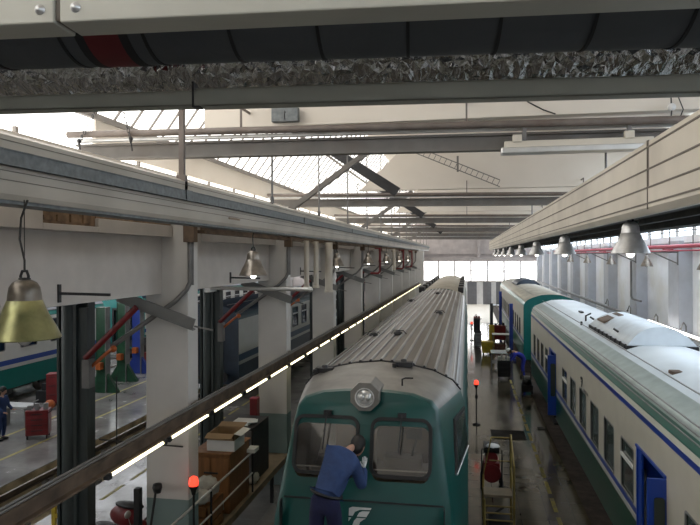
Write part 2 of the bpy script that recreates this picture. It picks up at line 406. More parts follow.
for i, (x0,x1) in enumerate(((-5.0,-2.9),(.05,1.2),(2.0,3.0),(3.6,5.6),(-2.3,-.35))):
    b = B(); b.box(x0,x1,Y1-.06,Y1+.02,0,2.85); b.box(x0+.1,(x0+x1)/2-.04,Y1-.1,Y1-.05,.2,2.7); b.box((x0+x1)/2+.04,x1-.1,Y1-.1,Y1-.05,.2,2.7)
    struct(b, f'door_{i+1}', 'door')
# the wall behind the photographer, with an added glowing band that lights the fronts
b = B(); b.box(-23,8.6,Y0-.3,Y0,0,3.2); b.box(-23,8.6,Y0-.3,Y0,6.2,12.6); struct(b, 'wall_front', 'wall')
g = B(); g.box(-23,8.6,Y0-.2,Y0-.12,3.2,6.2); struct(g, 'fill_panel_front', glow('front_fill_glow', (.95,.98,1), .06))  # unseen emissive band added as fill light

# roof: glazed slope on the left, plastered slope to the right wall, flat slab over the left bay
b = B()
b.add([(-5,Y0,12.4),(8.9,Y0,9.25),(8.9,Y1,9.25),(-5,Y1,12.4),(-5,Y0,12.6),(8.9,Y0,9.45),(8.9,Y1,9.45),(-5,Y1,12.6)],
      [(0,1,2,3),(7,6,5,4),(0,4,5,1),(3,2,6,7),(1,5,6,2),(0,3,7,4)], 0)
b.box(-23.3,-5.5,Y0,Y1,7.55,7.75,0)
b.box(-7.6,-7.5,12,Y1,8.42,9.1,0)
struct(b, 'ceiling', 'ceil')
g = B(); g.box(-22,-17.5,4,80,7.50,7.54); struct(g, 'fill_panel_left', 'fill_left')  # unseen emissive ceiling panel added to brighten the left coach and floor
g = B(); g.add([(5.9,-4,9.80),(8.3,-4,9.26),(8.3,80,9.26),(5.9,80,9.80)],[(0,1,2,3)]); struct(g, 'fill_panel_right', 'fill_right')  # emissive panel added behind the duct to brighten right wall and coach roof
b = B(); b.box(-22.1,-22,4,80,7.44,7.54); b.box(-17.5,-17.4,4,80,7.44,7.54); b.bar((5.85,-4,9.78),(5.85,80,9.78),.08,.1); b.bar((8.35,-4,9.24),(8.35,80,9.24),.08,.1); struct(b, 'trim_11', 'bar')  # edging of the two added glow panels
g = B(); b = B()
g.add([(-7.55,Y0,9.0),(-5,Y0,12.45),(-5,Y1,12.45),(-7.55,Y1,9.0)], [(0,1,2,3)]); 
g.box(-7.62,-7.58,Y0,Y1,7.75,9.1)
struct(g, 'window_6', 'sky')
y = Y0
while y < Y1:
    b.bar((-7.5,y,9.06),(-4.98,y,12.42),.05,.07); y += .72
b.box(-7.56,-7.44,Y0,Y1,9.02,9.14); b.bar((-6.2,Y0,10.75),(-6.2,Y1,10.75),.08,.08)
y = Y0
while y < Y1:
    b.box(-7.57,-7.5,y,y+.07,7.75,8.42); y += 2.07
struct(b, 'trim_8', 'bar')

# middle wall beam over the pillar row with its ledge
b = B(); b.box(-5.5,-5.29,Y0,63.5,5.55,7.55)
b.box(-5.32,-5.08,Y0,7.0,6.54,7.2); b.box(-5.32,-5.08,7.0,8.2,6.54,6.62); b.box(-5.32,-5.08,8.2,10.5,6.54,6.74); b.box(-5.32,-5.08,10.92,11.4,6.54,6.74); b.box(-5.32,-5.10,12.2,63.5,6.5,7.2)
struct(b, 'wall_middle', 'fascia', bevel=.008)
b = B(); b.box(-5.36,-5.14,7.0,8.2,6.62,7.1); b.box(-5.30,-5.12,8.2,10.5,6.74,7.0)
for i in range(4): b.box(-5.14,-5.11,7.05+i*.28,7.22+i*.28,6.66,6.72+.02*i)
struct(b, 'trim_9', 'brick')

# left pillars: shaft with conduit, strut and bracket
def pillar(k, Y):
    lab = f'white square concrete pillar of the left row, {ORD[k]} from the camera'
    r = root('concrete_pillar', (-5.2,Y,0), lab, 'pillar', 'pillars of the left row')
    o = B().box(-5.6,-4.8,Y,Y+.42,0,7.5).build('shaft', 'pillar', r, bevel=.015)
    c = B(); c.tube([(-4.74,Y-.05,7.4),(-4.74,Y-.05,5.75),(-4.80,Y-.07,5.62),(-5.0,Y-.09,5.42),(-6.15,Y-.2,4.62)], .045, 8)
    c.tube([(-4.70,Y-.02,7.4),(-4.70,Y-.02,5.7)], .02, 6)
    c.build('conduit', 'conduit', r)
    c = B(); c.bar((-5.95,Y-.3,5.52),(-4.62,Y-.18,5.03),.06,.2); c.bar((-5.95,Y-.27,5.43),(-4.62,Y-.15,4.94),.14,.02); c.bar((-4.62,Y-.15,5.0),(-4.3,Y-.1,4.93),.02,.03)
    c.build('strut', 'strut', r)
for k in range(9): pillar(k, 10.5+6.2*k)
# the wide end column
r = root('concrete_pillar', (-5.0,66.5,0), 'wide white concrete pillar closing the far end of the left row', 'pillar')
B().box(-5.7,-4.4,66,67,0,7.5).build('shaft', 'pillar', r, bevel=.02)
tb = B()
rt = None
for k in range(8):
    Y = 8.35+6.2*k-(-5.29*.0)
    if k == 0: Y = 7.6
    else: Y = 7.6+6.2*k
    if rt is None:
        rt = root('wall_bracket', (-5.29,Y,5.72), 'dark steel T bracket on the wall beam, nearest of its row', 'bracket', 'T brackets on the wall beam')
        q = B(); q.bar((-5.29,Y,5.72),(-4.62,Y+.12,5.70),.035,.035); q.build('arm','dark',rt)
        q = B(); q.box(-5.29,-5.27,Y-.03,Y+.03,5.60,5.84); q.build('plate','dark',rt)
    else: dup(rt, (-5.29,Y,5.72), f'dark steel T bracket on the wall beam, {ORD[k]} from the camera')

# steel columns of the left bay
def steelcol(k, Y):
    r = root('steel_column', (-6.7,Y,0), f'dark green steel column behind the white pillars, {ORD[k]} from the camera', 'column', 'steel columns of the left bay')
    q = B(); q.box(-7.18,-7.13,Y-.05,Y+.3,0,5.5); q.box(-7.15,-6.65,Y+.08,Y+.3,0,5.5); q.tube([(-6.99,Y+.06,0),(-6.99,Y+.06,5.5)], .15, 16); q.box(-6.86,-6.80,Y-.05,Y+.3,0,5.5); q.box(-6.80,-6.62,Y,Y+.1,0,5.3)
    q.build('shaft','darksteel',r)
    q = B(); q.tube([(-6.60,Y-.08,4.42),(-5.6,Y-.12,5.33)], .055, 10); q.build('red_brace','red',r)
    q = B(); q.tube([(-6.58,Y,4.22),(-6.25,Y-.05,4.48),(-6.05,Y-.1,4.62)], .032, 8); q.ball((-6.05,Y-.1,4.6),.06); q.build('lever','orange',r)
    q = B(); q.box(-6.64,-6.5,Y-.13,Y+.05,3.9,4.4); q.build('bracket_box','conduit',r)
for k in range(6): steelcol(k, 10.3+6.2*k)
q = B(); q.box(-7.2,-6.6,Y0,63,5.5,5.7); q.box(-6.94,-6.86,Y0,63,5.7,6.1)
o = single(q,'crane_rail_beam','darksteel','long dark steel rail beam lying on top of the green steel columns','beam')

# rusty beam under the left duct
q = B(); q.box(-4.80,-4.66,10.9,63,6.62,6.68); q.box(-4.80,-4.66,10.9,63,6.78,6.82); q.box(-4.745,-4.715,10.9,63,6.66,6.8)
for k in range(9): q.box(-4.82,-4.62,10.35+6.2*k,10.5+6.2*k,6.45,6.85)
single(q,'rusty_beam','rust','long rusty steel beam running along the tops of the white pillars','beam')

# transverse frames
FY = [11.35+12.4*k for k in range(6)]
for k, Y in enumerate(FY):
    x0 = -7.45; sl = .012
    r = root('roof_crossbeam', (0,Y,8.14), f'grey painted steel roof crossbeam, {ORD[k]} from the camera', 'beam', 'roof crossbeams')
    q = B(); q.bar((x0,Y,8.36),(8.6,Y,8.20),.22,.04); q.bar((x0,Y,8.10),(8.6,Y,7.96),.22,.04); q.bar((x0,Y,8.23),(8.6,Y,8.08),.05,.26)
    q.build('girder','beam',r)
    q = B(); q.bar((x0,Y-.16,8.43),(8.6,Y-.16,8.27),.14,.05)
    q.build('cable_tray','alu',r)
    r = root('transverse_pipe', (0,Y-.35,8.5), f'grey pipe crossing the hall above the {ORD[k]} crossbeam', 'pipe', 'pipes crossing under the roof')
    q = B(); q.tube([(x0,Y-.35,8.52),(8.55,Y-.35,8.28)], .065, 12); q.build('pipe','pipe',r)
    for x in (-4,0,4):
        q = B(); q.box(x-.015,x+.015,Y-.37,Y-.33,8.38,8.9); q.box(x-.015,x+.015,Y-.37,Y+.14,8.86,8.9); q.build('pipe_hanger','pipe',r)
# plaster down-stand walls above the frames
b = B()
for k, Y in enumerate(FY):
    xl = -4.9 if k == 0 else -2.6
    zl = 12.4-(xl+5)*.2266
    zb = 8.62 if k == 0 else 8.66
    xt = xl if k == 0 else xl+1.6; zl = 12.4-(xt+5)*.2266; xb_ = xl if k == 0 else xl-1.4
    b.add([(xb_,Y+.12,zb),(8.6,Y+.12,zb),(8.6,Y+.12,9.32),(xt,Y+.12,zl),(xb_,Y+.4,zb),(8.6,Y+.4,zb),(8.6,Y+.4,9.32),(xt,Y+.4,zl)],
          [(0,1,2,3),(7,6,5,4),(0,4,5,1),(1,5,6,2),(0,3,7,4),(3,2,6,7)], 0)
struct(b, 'trim_10', 'ceil')
# diagonal braces in the roof
def brace(name, p0, p1, w, h, mat, label):
    q = B(); q.bar(p0,p1,w,h); q.bar(Vector(p0)+Vector((0,.05,.0)),Vector(p1)+Vector((0,.05,0)),w*.4,h*1.25)
    return single(q, name, mat, label, 'brace', None)
for k, (dy, side) in enumerate(((0,'nearest the camera'),(12.4,'in the second roof bay'),(24.8,'in the third roof bay'),(37.2,'in the fourth roof bay'))):
    brace('diagonal_strut', (-5.2,17.4+dy,7.3),(-2.5,17.4+dy,9.2),.06,.14,'beam', f'light grey diagonal roof strut above the left duct, {side}')
    brace('roof_truss_bar', (-4.4,20.6+dy,9.7),(-2.2,20.6+dy,8.25),.12,.26,'dark', f'thick dark slanting roof truss bar, {side}')
q = B()
for s in (-.12,.12): q.bar((-2.2,23.2,10.2+s),(1.15,23.2,8.75+s),.03,.03)
for i in range(18):
    t_ = (i+.5)/18; x = -2.2+3.35*t_; z = 10.2-1.45*t_
    q.bar((x,23.2,z-.12),(x+.1,23.2,z+.07),.015,.02)
q.box(-.35,-.28,23.1,23.25,9.2,9.75)
single(q,'lattice_strut','beam','perforated grey lattice strip slanting down across the pale roof plaster','strut')

# lamp fixture, box and small fittings on the first frame
r = root('fluorescent_fixture', (1.75,11.0,8.0), 'long unlit twin fluorescent fixture under the nearest crossbeam', 'light fixture')
q = B(); q.box(.62,2.95,10.94,11.12,7.99,8.10); q.box(.75,.9,10.9,11.0,8.08,8.2); q.box(2.5,2.65,10.9,11.0,8.08,8.2); q.build('housing','duct',r,bevel=.01)
q = B(); q.box(.56,2.90,10.84,11.1,7.88,7.985); q.build('lens','alu',r,bevel=.02)
for x in (.95,2.6):
    q = B(); q.box(x-.03,x+.03,11.0,11.1,8.0,8.35); q.build('mounting_bracket','conduit',r)
r = root('junction_box', (-3.25,11.4,8.5), 'galvanised square junction box on the plaster above the crossbeam', 'junction box')
q = B(); q.box(-3.52,-3.02,11.28,11.42,8.66,8.92); q.build('box','galv',r,bevel=.01)
q = B(); q.ball((-3.25,11.28,8.83),.012); q.tube([(-3.27,11.28,8.86),(-3.27,11.27,8.70)],.006,6); q.build('latch','dark',r)
r = root('round_socket', (3.35,11.2,8.6), 'small round white socket with a black wire above the right duct', 'socket')
q = B(); q.lathe([(.0,0),(.06,0),(.06,.05),(.03,.06),(.0,.06)],(3.32,11.28,8.63),16,axis='y'); q.build('socket','white',r)
q = B(); q.tube([(3.32,11.36,8.95),(3.33,11.36,8.7),(3.32,11.3,8.6),(3.30,11.3,8.35)],.012,6); q.tube([(3.4,11.4,8.95),(3.52,11.38,8.6),(3.45,11.38,8.42)],.01,6); q.build('wire','cable',r)
q = B(); q.tube([(.93,11.46,8.98),(1.05,11.44,8.85),(1.3,11.42,8.7),(1.5,11.42,8.62)],.012,6)
single(q,'loose_wire','cable','thin black wire drooping on the plaster above the fluorescent fixture','wire')
for i, (xa, xb, lab) in enumerate(((-6.7,-7.15,'short hanging chain leaning left at the top left'),(-6.3,-6.1,'short hanging chain beside the leaning one at the top left'))):
    q = B(); n = 9
    for j in range(n):
        t_ = j/(n-1); p = Vector((xa+(xb-xa)*t_, 10.9, 9.1-.75*t_)); a = R(90*(j%2))
        ring = [p+Vector((.026*math.cos(u)*math.cos(a), .026*math.cos(u)*math.sin(a), .048*math.sin(u))) for u in [2*math.pi*w/8 for w in range(9)]]
        q.tube(ring,.008,5,cap=False)
    q.tube([(xb,10.9,8.34),(xb,10.95,8.16)],.015,6); q.ball((xb,10.9,8.38),.04)
    q.tube([(xa,10.9,9.1),(xa,10.9,11.85-.2266*(xa+5) if xa>-5 else 9.1+(xa+7.55)*1.35+.02)],.01,5)
    single(q,'hanging_chain','dark',lab,'chain')

# ------------------------------------------------------------------ long cream ducts
def duct_rods(r, xs, ys, z0, first=0):
    for i, y in enumerate(ys):
        q = B(); w = .022
        if i == first:
            q.box(xs-.035,xs+.035,y-.03,y+.03,z0-.05,10.9); q.box(xs-.06,xs+.06,y-.045,y+.045,z0-.3,z0+.05)
        else:
            q.tube([(xs,y,z0-.02),(xs,y,10.8)], w, 6); q.tube([(xs,y,z0),(xs,y,z0+.12)],.04,8)
        q.build('hanger_rod','pipe' if i == first else 'conduit',r)
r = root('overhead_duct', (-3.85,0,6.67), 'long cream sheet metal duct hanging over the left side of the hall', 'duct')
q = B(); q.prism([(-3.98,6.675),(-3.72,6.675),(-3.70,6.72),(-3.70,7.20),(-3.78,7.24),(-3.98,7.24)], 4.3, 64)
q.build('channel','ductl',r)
q = B(); q.box(-3.705,-3.694,4.3,64,6.83,6.836); q.box(-3.705,-3.694,4.3,64,6.905,6.911); q.box(-3.705,-3.694,4.3,64,7.155,7.161); q.build('groove','groove',r)
q = B(); q.box(-3.70,-3.64,4.3,64,6.945,7.075); q.box(-3.66,-3.63,4.3,64,6.945,6.955); q.box(-3.66,-3.63,4.3,64,7.065,7.075)
for y in (8.0,14.2,20.4,26.6,32.8): q.box(-3.64,-3.625,y-.09,y+.09,6.94,7.08)
q.build('side_rail','galv',r)
q = B(); q.box(-4.0,-3.74,4.3,64,6.645,6.675); q.build('bottom_strip','galv',r)
q = B(); q.box(-3.70,-3.693,9.6,10.1,6.79,6.82)
for i in range(9): q.box(-3.694,-3.691,9.62+i*.05,9.65+i*.05,6.793,6.815)
q.build('small_label',paint('faint_brown_lettering',(.3,.22,.15),.6),r)
ys = [8.05-.0+4.04*k for k in range(0,14)]
duct_rods(r, -3.76, ys, 7.24)
r = root('overhead_duct', (2.7,0,6.69), 'wide cream ribbed duct with dark underside hanging on the right', 'duct')
q = B()
zz = [6.76,7.00,7.02,7.22,7.235,7.44,7.455,7.57]
q.prism([(2.16,6.69),(2.10,6.76),(2.10,7.53),(2.16,7.57),(3.3,7.57),(3.3,6.69),(3.24,6.69),(3.24,6.8),(2.22,6.8),(2.22,6.69)], 4.6, 63)
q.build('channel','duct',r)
q = B()
for z in (6.80,6.985,7.20,7.46): q.box(2.090,2.103,4.6,63,z,z+.018)
q.box(2.09,2.104,8.05,8.064,6.74,7.55)
q.box(2.098,2.1035,8.0,8.09,7.0,7.55)
q.build('groove','groove',r)
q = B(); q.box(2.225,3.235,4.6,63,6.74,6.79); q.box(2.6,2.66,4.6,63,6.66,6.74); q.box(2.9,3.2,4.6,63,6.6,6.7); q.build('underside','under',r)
for y in FY[:5]:
    for x in (2.3,3.1): q = B(); q.tube([(x,y,7.56),(x,y,8.06)], .02, 6); q.build('hanger_rod','conduit',r)

# ------------------------------------------------------------------ bell lamps
def bell(name, mat, label, loc, cable, bulb=True, n=28, kink=False):
    """bell shaped high bay lamp, rim centre at the origin"""
    r = root(name, (0,0,0), label, 'lamp'); S = 1.
    prof = [(.262,.0),(.268,.006),(.26,.02),(.225,.09),(.185,.15),(.16,.195),(.162,.205)]
    prof2 = [(.162,.205),(.146,.212),(.132,.25),(.122,.35),(.114,.40),(.09,.44),(.05,.462),(.0,.468)]
    q = B(); q.lathe(prof, n=n); q.lathe(prof2, n=n, mi=1); q.lathe([(.268,.008),(.23,.09),(.17,.2),(.13,.3),(.0,.33)], n=n); q.build('shade', [mat, 'belltop' if kink else mat], r)
    q = B(); q.tube([(.03,0,.455),(.035,0,.49),(.02,0,.53),(-.02,0,.53),(-.035,0,.49),(-.03,0,.455)],.012,6); q.lathe([(.045,.455),(.045,.475),(.0,.48)],n=12); q.build('hook','dark',r)
    q = B(); L = cable; off = .07 if kink else .02
    q.tube([(0,0,.53),(.0,0,.53+L*.15),(-off*.6,0,.53+L*.45),(-off*.4,0,.53+L*.75),(.03,0,.53+L)],.009,6); q.tube([(0,0,.53),(0,0,.53+L)],.004,5); q.build('cable','cable',r)
    q = B(); q.ball((0,0,.0),.06,n=12); q.lathe([(.03,.03),(.03,.3)],n=8); q.build('bulb','bulb' if bulb else 'lens',r)
    r.location = loc; return r
bell('bell_lamp','bellgreen','large yellowish green bell lamp hanging at the far left, nearest the camera',(-3.43,4.50,5.56),.56,False,36,True)
bell('bell_lamp','bell','grey bell lamp cut off by the left edge of the picture',(-4.95,5.7,5.68),.5,False)
L0 = bell('bell_lamp','bell','grey bell lamp with lit bulb in front of the second white pillar',(-3.95,11.5,5.84),.30)
dup(L0,(-4.55,22.3,5.84),'grey bell lamp with lit bulb just right of the white drop pipes')
dup(L0,(-4.4,28.7,5.86),'grey bell lamp with lit bulb, third of the lit ones along the left duct')
for k,(x,y) in enumerate(((-4.35,35),(-4.3,41.3),(-4.3,47.5))): dup(L0,(x,y,5.88),f'small distant bell lamp along the left duct, {ORD[k+3]} of the lit ones','distant lamps along the left duct')
rl = bell('bell_lamp','bellpale','large grey bell lamp under the right duct, nearest the camera',(2.33,9.85,6.22),.02,True)
for k in range(1,8): dup(rl,(2.33,9.85+6.35*k,6.22),f'grey bell lamp under the right duct, {ORD[k]} from the camera')
for k in range(8):
    q = B(); y = 9.85+6.35*k
    q.tube([(2.45,y,6.72),(2.5,y+.7,6.42),(2.63,y+1.4,6.65)],.008,5)
    single(q,'drooping_cable','cable',f'thin black cable looping away from the {ORD[k]} lamp under the right duct','cable','cable loops under the right duct')

# ------------------------------------------------------------------ light rail along the pillars
r = root('light_rail', (-4.55,0,3.45), 'long brown rail of lit fluorescent tubes running along the left pillars', 'light rail')
q = B(); q.box(-4.70,-4.60,2,63,3.43,3.62); q.box(-4.72,-4.56,2,63,3.60,3.63); q.box(-4.70,-4.52,2,63,3.42,3.445)
for k in range(10): q.box(-4.82,-4.66,10.6+6.2*k,10.8+6.2*k,3.5,3.6)
q.build('tray','rust',r)
q = B(); q.tube([(-4.63,2,3.66),(-4.63,63,3.66)],.02,6); q.tube([(-4.56,2,3.65),(-4.57,8,3.66),(-4.56,20,3.65),(-4.57,63,3.66)],.014,6); q.build('cable_run','conduit',r)
for k in range(33):
    y0 = 7.5+1.69*k
    t_ = B(); t_.tube([(-4.52,y0,3.39),(-4.52,y0+1.5,3.39)],.022,8); to = t_.build('fluorescent_tube','tube',r)
    t_ = B(); t_.box(-4.56,-4.48,y0-.06,y0+.02,3.36,3.43); t_.build('tube_holder','dark',to)
    t_ = B(); t_.box(-4.56,-4.48,y0+1.48,y0+1.56,3.36,3.43); t_.build('tube_holder','dark',to)
r = root('light_rail', (7.75,0,3.2), 'cable rail with one lit tube along the foot of the right wall', 'light rail')
q = B(); q.box(7.75,7.95,4,80,3.2,3.32)
for y in RP: q.box(7.95,8.12,y-.1,y+.1,3.16,3.26)
q.build('tray','grey',r)
q = B(); q.tube([(7.70,22.0,3.36),(7.70,29.5,3.36)],.045,8); q.build('fluorescent_tube','tuber',r)
for i, y in enumerate((13,16.6,19.8,22,25,28.5,33,38)):
    q = B(); q.tube([(7.8,y,3.32),(7.8,y,3.62),(7.8,y+.25,3.72),(7.8,y+.6,3.45)],.025,6); q.ball((7.8,y+.6,3.45),.05,n=8); q.build('valve','conduit',r)
# drop pipes and transverse pipe
for i,(y,x,rr,zb) in enumerate(((18.0,-4.57,.075,5.27),(19.2,-4.57,.08,5.22),(20.8,-4.52,.13,5.0))):
    q = B(); q.tube([(x,y,6.65),(x,y,zb+.06)],rr,14); q.box(-4.72,x,y-.05,y+.05,6.58,6.64); q.lathe([(rr+.02,0),(rr+.02,.07),(rr,.08)],(x,y,zb),14)
    single(q,'drop_pipe','duct',['thin pale vertical drop pipe, leftmost of three behind the second pillar','thin pale vertical drop pipe, middle one of three','thick pale vertical drop pipe, rightmost of the three'][i],'pipe','pale drop pipes')
q = B(); q.tube([(-4.5,40,6.6),(-4.5,40,5.3)],.1,10); q.box(-4.72,-4.5,39.95,40.05,6.55,6.62); single(q,'drop_pipe','duct','pale vertical drop pipe far down the left pillar row','pipe')
q = B(); q.tube([(-6.75,16.05,5.36),(-3.98,16.05,5.34)],.05,12); q.ball((-3.98,16.05,5.34),.075,n=10); q.box(-6.85,-6.7,16.0,16.5,5.25,5.5)
single(q,'horizontal_pipe','alu','light grey horizontal pipe crossing in front of the second pillar','pipe')
for i,(y,x) in enumerate(((33,-4.45),(45,-4.4),(52,-4.4))):
    q = B(); q.box(-4.72,x,y-.05,y+.05,6.55,6.62); q.tube([(x,y,6.62),(x,y,5.4),(x-.1,y,5.3),(x-.5,y,5.3)],.06,8); q.tube([(x,y,5.9),(x,y,5.95)],.09,8)
    single(q,'red_hose_pipe','red',f'dark red bent pipe hanging by the far left pillars, {ORD[i]} from the camera','pipe')

# right wall: red pipe, brackets, floodlights
q = B(); q.tube([(7.75,Y0+3,6.52),(7.75,60,6.52)],.075,10); q.tube([(7.9,Y0+3,6.36),(7.9,60,6.36)],.03,6)
for y in RP: q.box(7.7,8.1,y-.02,y+.02,6.40,6.44)
single(q,'red_pipe','redpipe','long red pipe running along the top of the right wall','pipe')
wb = None
for k in range(8):
    y = RP[2]+6.3*k-.6
    if wb is None:
        wb = root('floodlight_bracket',(8.1,y,6.3),'','bracket','triangular brackets on the right wall')
        q = B(); q.bar((8.1,y,6.3),(6.9,y,6.3),.05,.05); q.bar((8.1,y,5.85),(7.2,y,6.28),.04,.04); q.box(8.06,8.12,y-.04,y+.04,5.8,6.4); q.build('arm','conduit',wb)
    if k: c = dup(wb,(8.1,y,6.3))
    else: c = wb
    c['label'] = f'dark triangular bracket on the right wall, {ORD[k]} from the camera'
fb = None
for k in range(7):
    y = RP[2]+6.3*k-.6
    if fb is None:
        fb = root('floodlight',(6.95,y,5.75),'','lamp','small floodlights on the right wall brackets')
        q = B(); q.lathe([(.24,0),(.2,.1),(.13,.22),(.08,.32),(.07,.42),(0,.44)],(6.95,y,5.75),16); q.tube([(6.95,y,6.15),(6.95,y,6.28)],.02,6); q.build('shade','bell',fb)
        q = B(); q.ball((6.95,y,5.78),.07,n=10); q.build('bulb','lens',fb)
    c = dup(fb,(6.95,y,5.75)) if k else fb
    c['label'] = f'small grey floodlight on its wall bracket at the right, {ORD[k]} from the camera'
# thin steel lattice above the red pipe (handrail of the wall gallery)
r = root('wall_railing',(7.9,0,6.6),'thin grey railing in front of the right window band','railing')
q = B()
for z in (7.1,7.5): q.tube([(7.95,Y0+3,z),(7.95,62,z)],.02,6)
q.build('top_rail','conduit',r)
for k in range(24):
    y = Y0+4+2.7*k; q = B(); q.tube([(7.95,y,6.52),(7.95,y,7.5)],.022,6); q.build('railing_post','conduit',r)
q = B(); q.tube([(7.95,33.5,5.9),(7.95,33.5,4.2),(7.95,33.3,4.05),(7.95,31.7,4.05)],.05,8)
single(q,'bent_wall_pipe','conduit','thin dark pipe bent like a J on the right wall','pipe')

# ------------------------------------------------------------------ foreground: trays and ducts under the roof near the camera
th = R(10.36); S_, C_ = math.sin(th), math.cos(th)
def fg(name, d, z, yaw, label, cat):
    o = root(name, (-S_*d, C_*d, z), label, cat, rz=R(yaw)); return o
r = fg('cable_tray', 2.2, 7.05, 3.9, 'pale grey metal tray along the top edge of the picture, with two round bolts', 'cable tray')
q = B(); q.box(-2.6,-1.078,0,.15,0,.3); q.box(-1.056,2.8,0,.15,0,.3); q.box(-1.08,-1.05,.01,.14,.01,.29,1); q.build('tray',['panel','groove'],r,bevel=.006,local=True)
for x,z in ((-1.132,.05),(-.995,.052)):
    q = B(); q.lathe([(.0,-.012),(.009,-.014),(.010,-.006),(.018,-.005),(.02,0)],(x,0,z),14,axis='y'); q.build('bolt','alu',r,local=True)
for x in (-2.2,2.4):
    q = B(); q.tube([(x,.07,.28),(x,.07,3.6)],.012,6); q.build('hanger_rod','conduit',r,local=True)
r = fg('fabric_duct', 2.9, 7.407, 5, 'large round dark grey fabric air duct crossing near the top, with one red band', 'duct')
q = B(); N=14; pts=[]; rs=[]
x=-3.2
while x < 3.6:
    for dx, rr in ((0,.297),(.03,.300),(.19,.301),(.355,.300)): pts.append((x+dx,0,0)); rs.append(rr)
    x += .385
q.tube(pts, rs, 40); q.build('sleeve','fabric',r,local=True)
x=-3.2
while x < 3.6:
    q = B(); q.tube([(x-.007,0,-.001),(x+.007,0,-.001)],.3035,40); q.build('seam','seam',r,local=True); x += .385
q = B(); q.tube([(-1.16,0,0),(-1.07,0,0),(-1.0,0,0)],.3045,40); q.build('red_band','redband',r,local=True)
q = B(); q.tube([(-1.20,0,0),(-1.16,0,0)],.3055,40); q.tube([(-1.0,0,0),(-.96,0,0)],.3055,40); q.build('band_edge','seam',r,local=True)
for x in (-2.4,0.2,2.6):
    q = B(); q.tube([(x,0,.28),(x,0,3.4)],.012,6); q.build('hanger_rod','conduit',r,local=True)
r = fg('foil_duct', 3.6, 7.33, 5, 'crumpled silver foil insulated pipe beneath the dark fabric duct', 'duct')
q = B(); n=36; vs=[]; fs=[]; K=230
rnd = random.Random(3)
for i in range(K+1):
    x0_=-3.6+7.6*i/K; crease=.010 if i%23==0 else 0
    for k in range(n):
        a=2*math.pi*(k+.5*(i%2))/n+rnd.uniform(-.05,.05); rr=.18+rnd.uniform(-.009,.009)-crease+.004*math.sin(x0_*7+k)
        vs.append((x0_+rnd.uniform(-.009,.009), rr*math.cos(a), rr*math.sin(a)))
for i in range(K):
    for k in range(n):
        j=(k+1)%n
        if (i+k)%2: fs += [(i*n+k,i*n+j,(i+1)*n+j),(i*n+k,(i+1)*n+j,(i+1)*n+k)]
        else: fs += [(i*n+k,i*n+j,(i+1)*n+k),(i*n+j,(i+1)*n+j,(i+1)*n+k)]
q.add(vs,fs,0,False); q.add(vs[:n],[tuple(range(n))]); q.add(vs[-n:],[tuple(range(n))])
q.build('foil_wrap','foil',r,local=True)
for x in (-2.8,-.1,2.9):
    q = B(); q.tube([(x,0,.17),(x,0,3.4)],.012,6); q.build('hanger_rod','conduit',r,local=True)
r = fg('channel_beam', 3.2, 6.976, 4.8, 'olive grey steel channel crossing below the silver foil pipe', 'beam')
q = B(); q.box(-3.2,-.785,0,.02,0,.075); q.box(-3.2,-.80,0,.1,0,.012); q.box(-3.2,-.80,0,.1,.063,.075)
q.box(-.79,3.4,0,.02,-.004,.085); q.box(-.775,3.4,0,.1,-.004,.010); q.box(-.775,3.4,0,.1,.073,.085)
q.build('channel','greybeam',r,bevel=.004,local=True)
q = B(); q.box(-.81,-.80,-.004,.06,-.004,.12); q.box(-.81,-.77,-.004,.06,-.010,-.004); q.build('joint_plate','dark',r,local=True)
for x in (-2.9,2.7):
    q = B(); q.tube([(x,.1,.05),(x,.1,3.6)],.012,6); q.build('hanger_rod','conduit',r,local=True)

# ------------------------------------------------------------------ coaches
def section(x0, x1, zb=.65, zs=3.45, zt=4.12, inset=0):
    xc=(x0+x1)/2; w=(x1-x0)/2-inset
    half=[(w,zb),(w,zs),(w*.985,zs+.12),(w*.93,zs+.27),(w*.83,zs+.40),(w*.66,zs+.51),(w*.35,zt-.03),(0,zt)]
    L=[(xc-a,z) for a,z in half]+[(xc+a,z) for a,z in half[:-1][::-1]]
    return L
def bogie(r, xc, y):
    q=B()
    for dy in (-1.25,1.25):
        q=B()
        for s in (-.75,.75): q.lathe([(0,-.065),(.42,-.065),(.46,-.05),(.46,.05),(.42,.065),(0,.065)],(xc+s,y+dy,.50),20,axis='x')
        q.tube([(xc-.8,y+dy,.5),(xc+.8,y+dy,.5)],.08,8); q.build('wheelset','steel',r)
    q=B(); q.box(xc-1.12,xc-1.0,y-1.7,y+1.7,.45,.72); q.box(xc+1.0,xc+1.12,y-1.7,y+1.7,.45,.72); q.box(xc-1.1,xc+1.1,y-.3,y+.3,.45,.75); q.build('bogie_frame','dark',r)
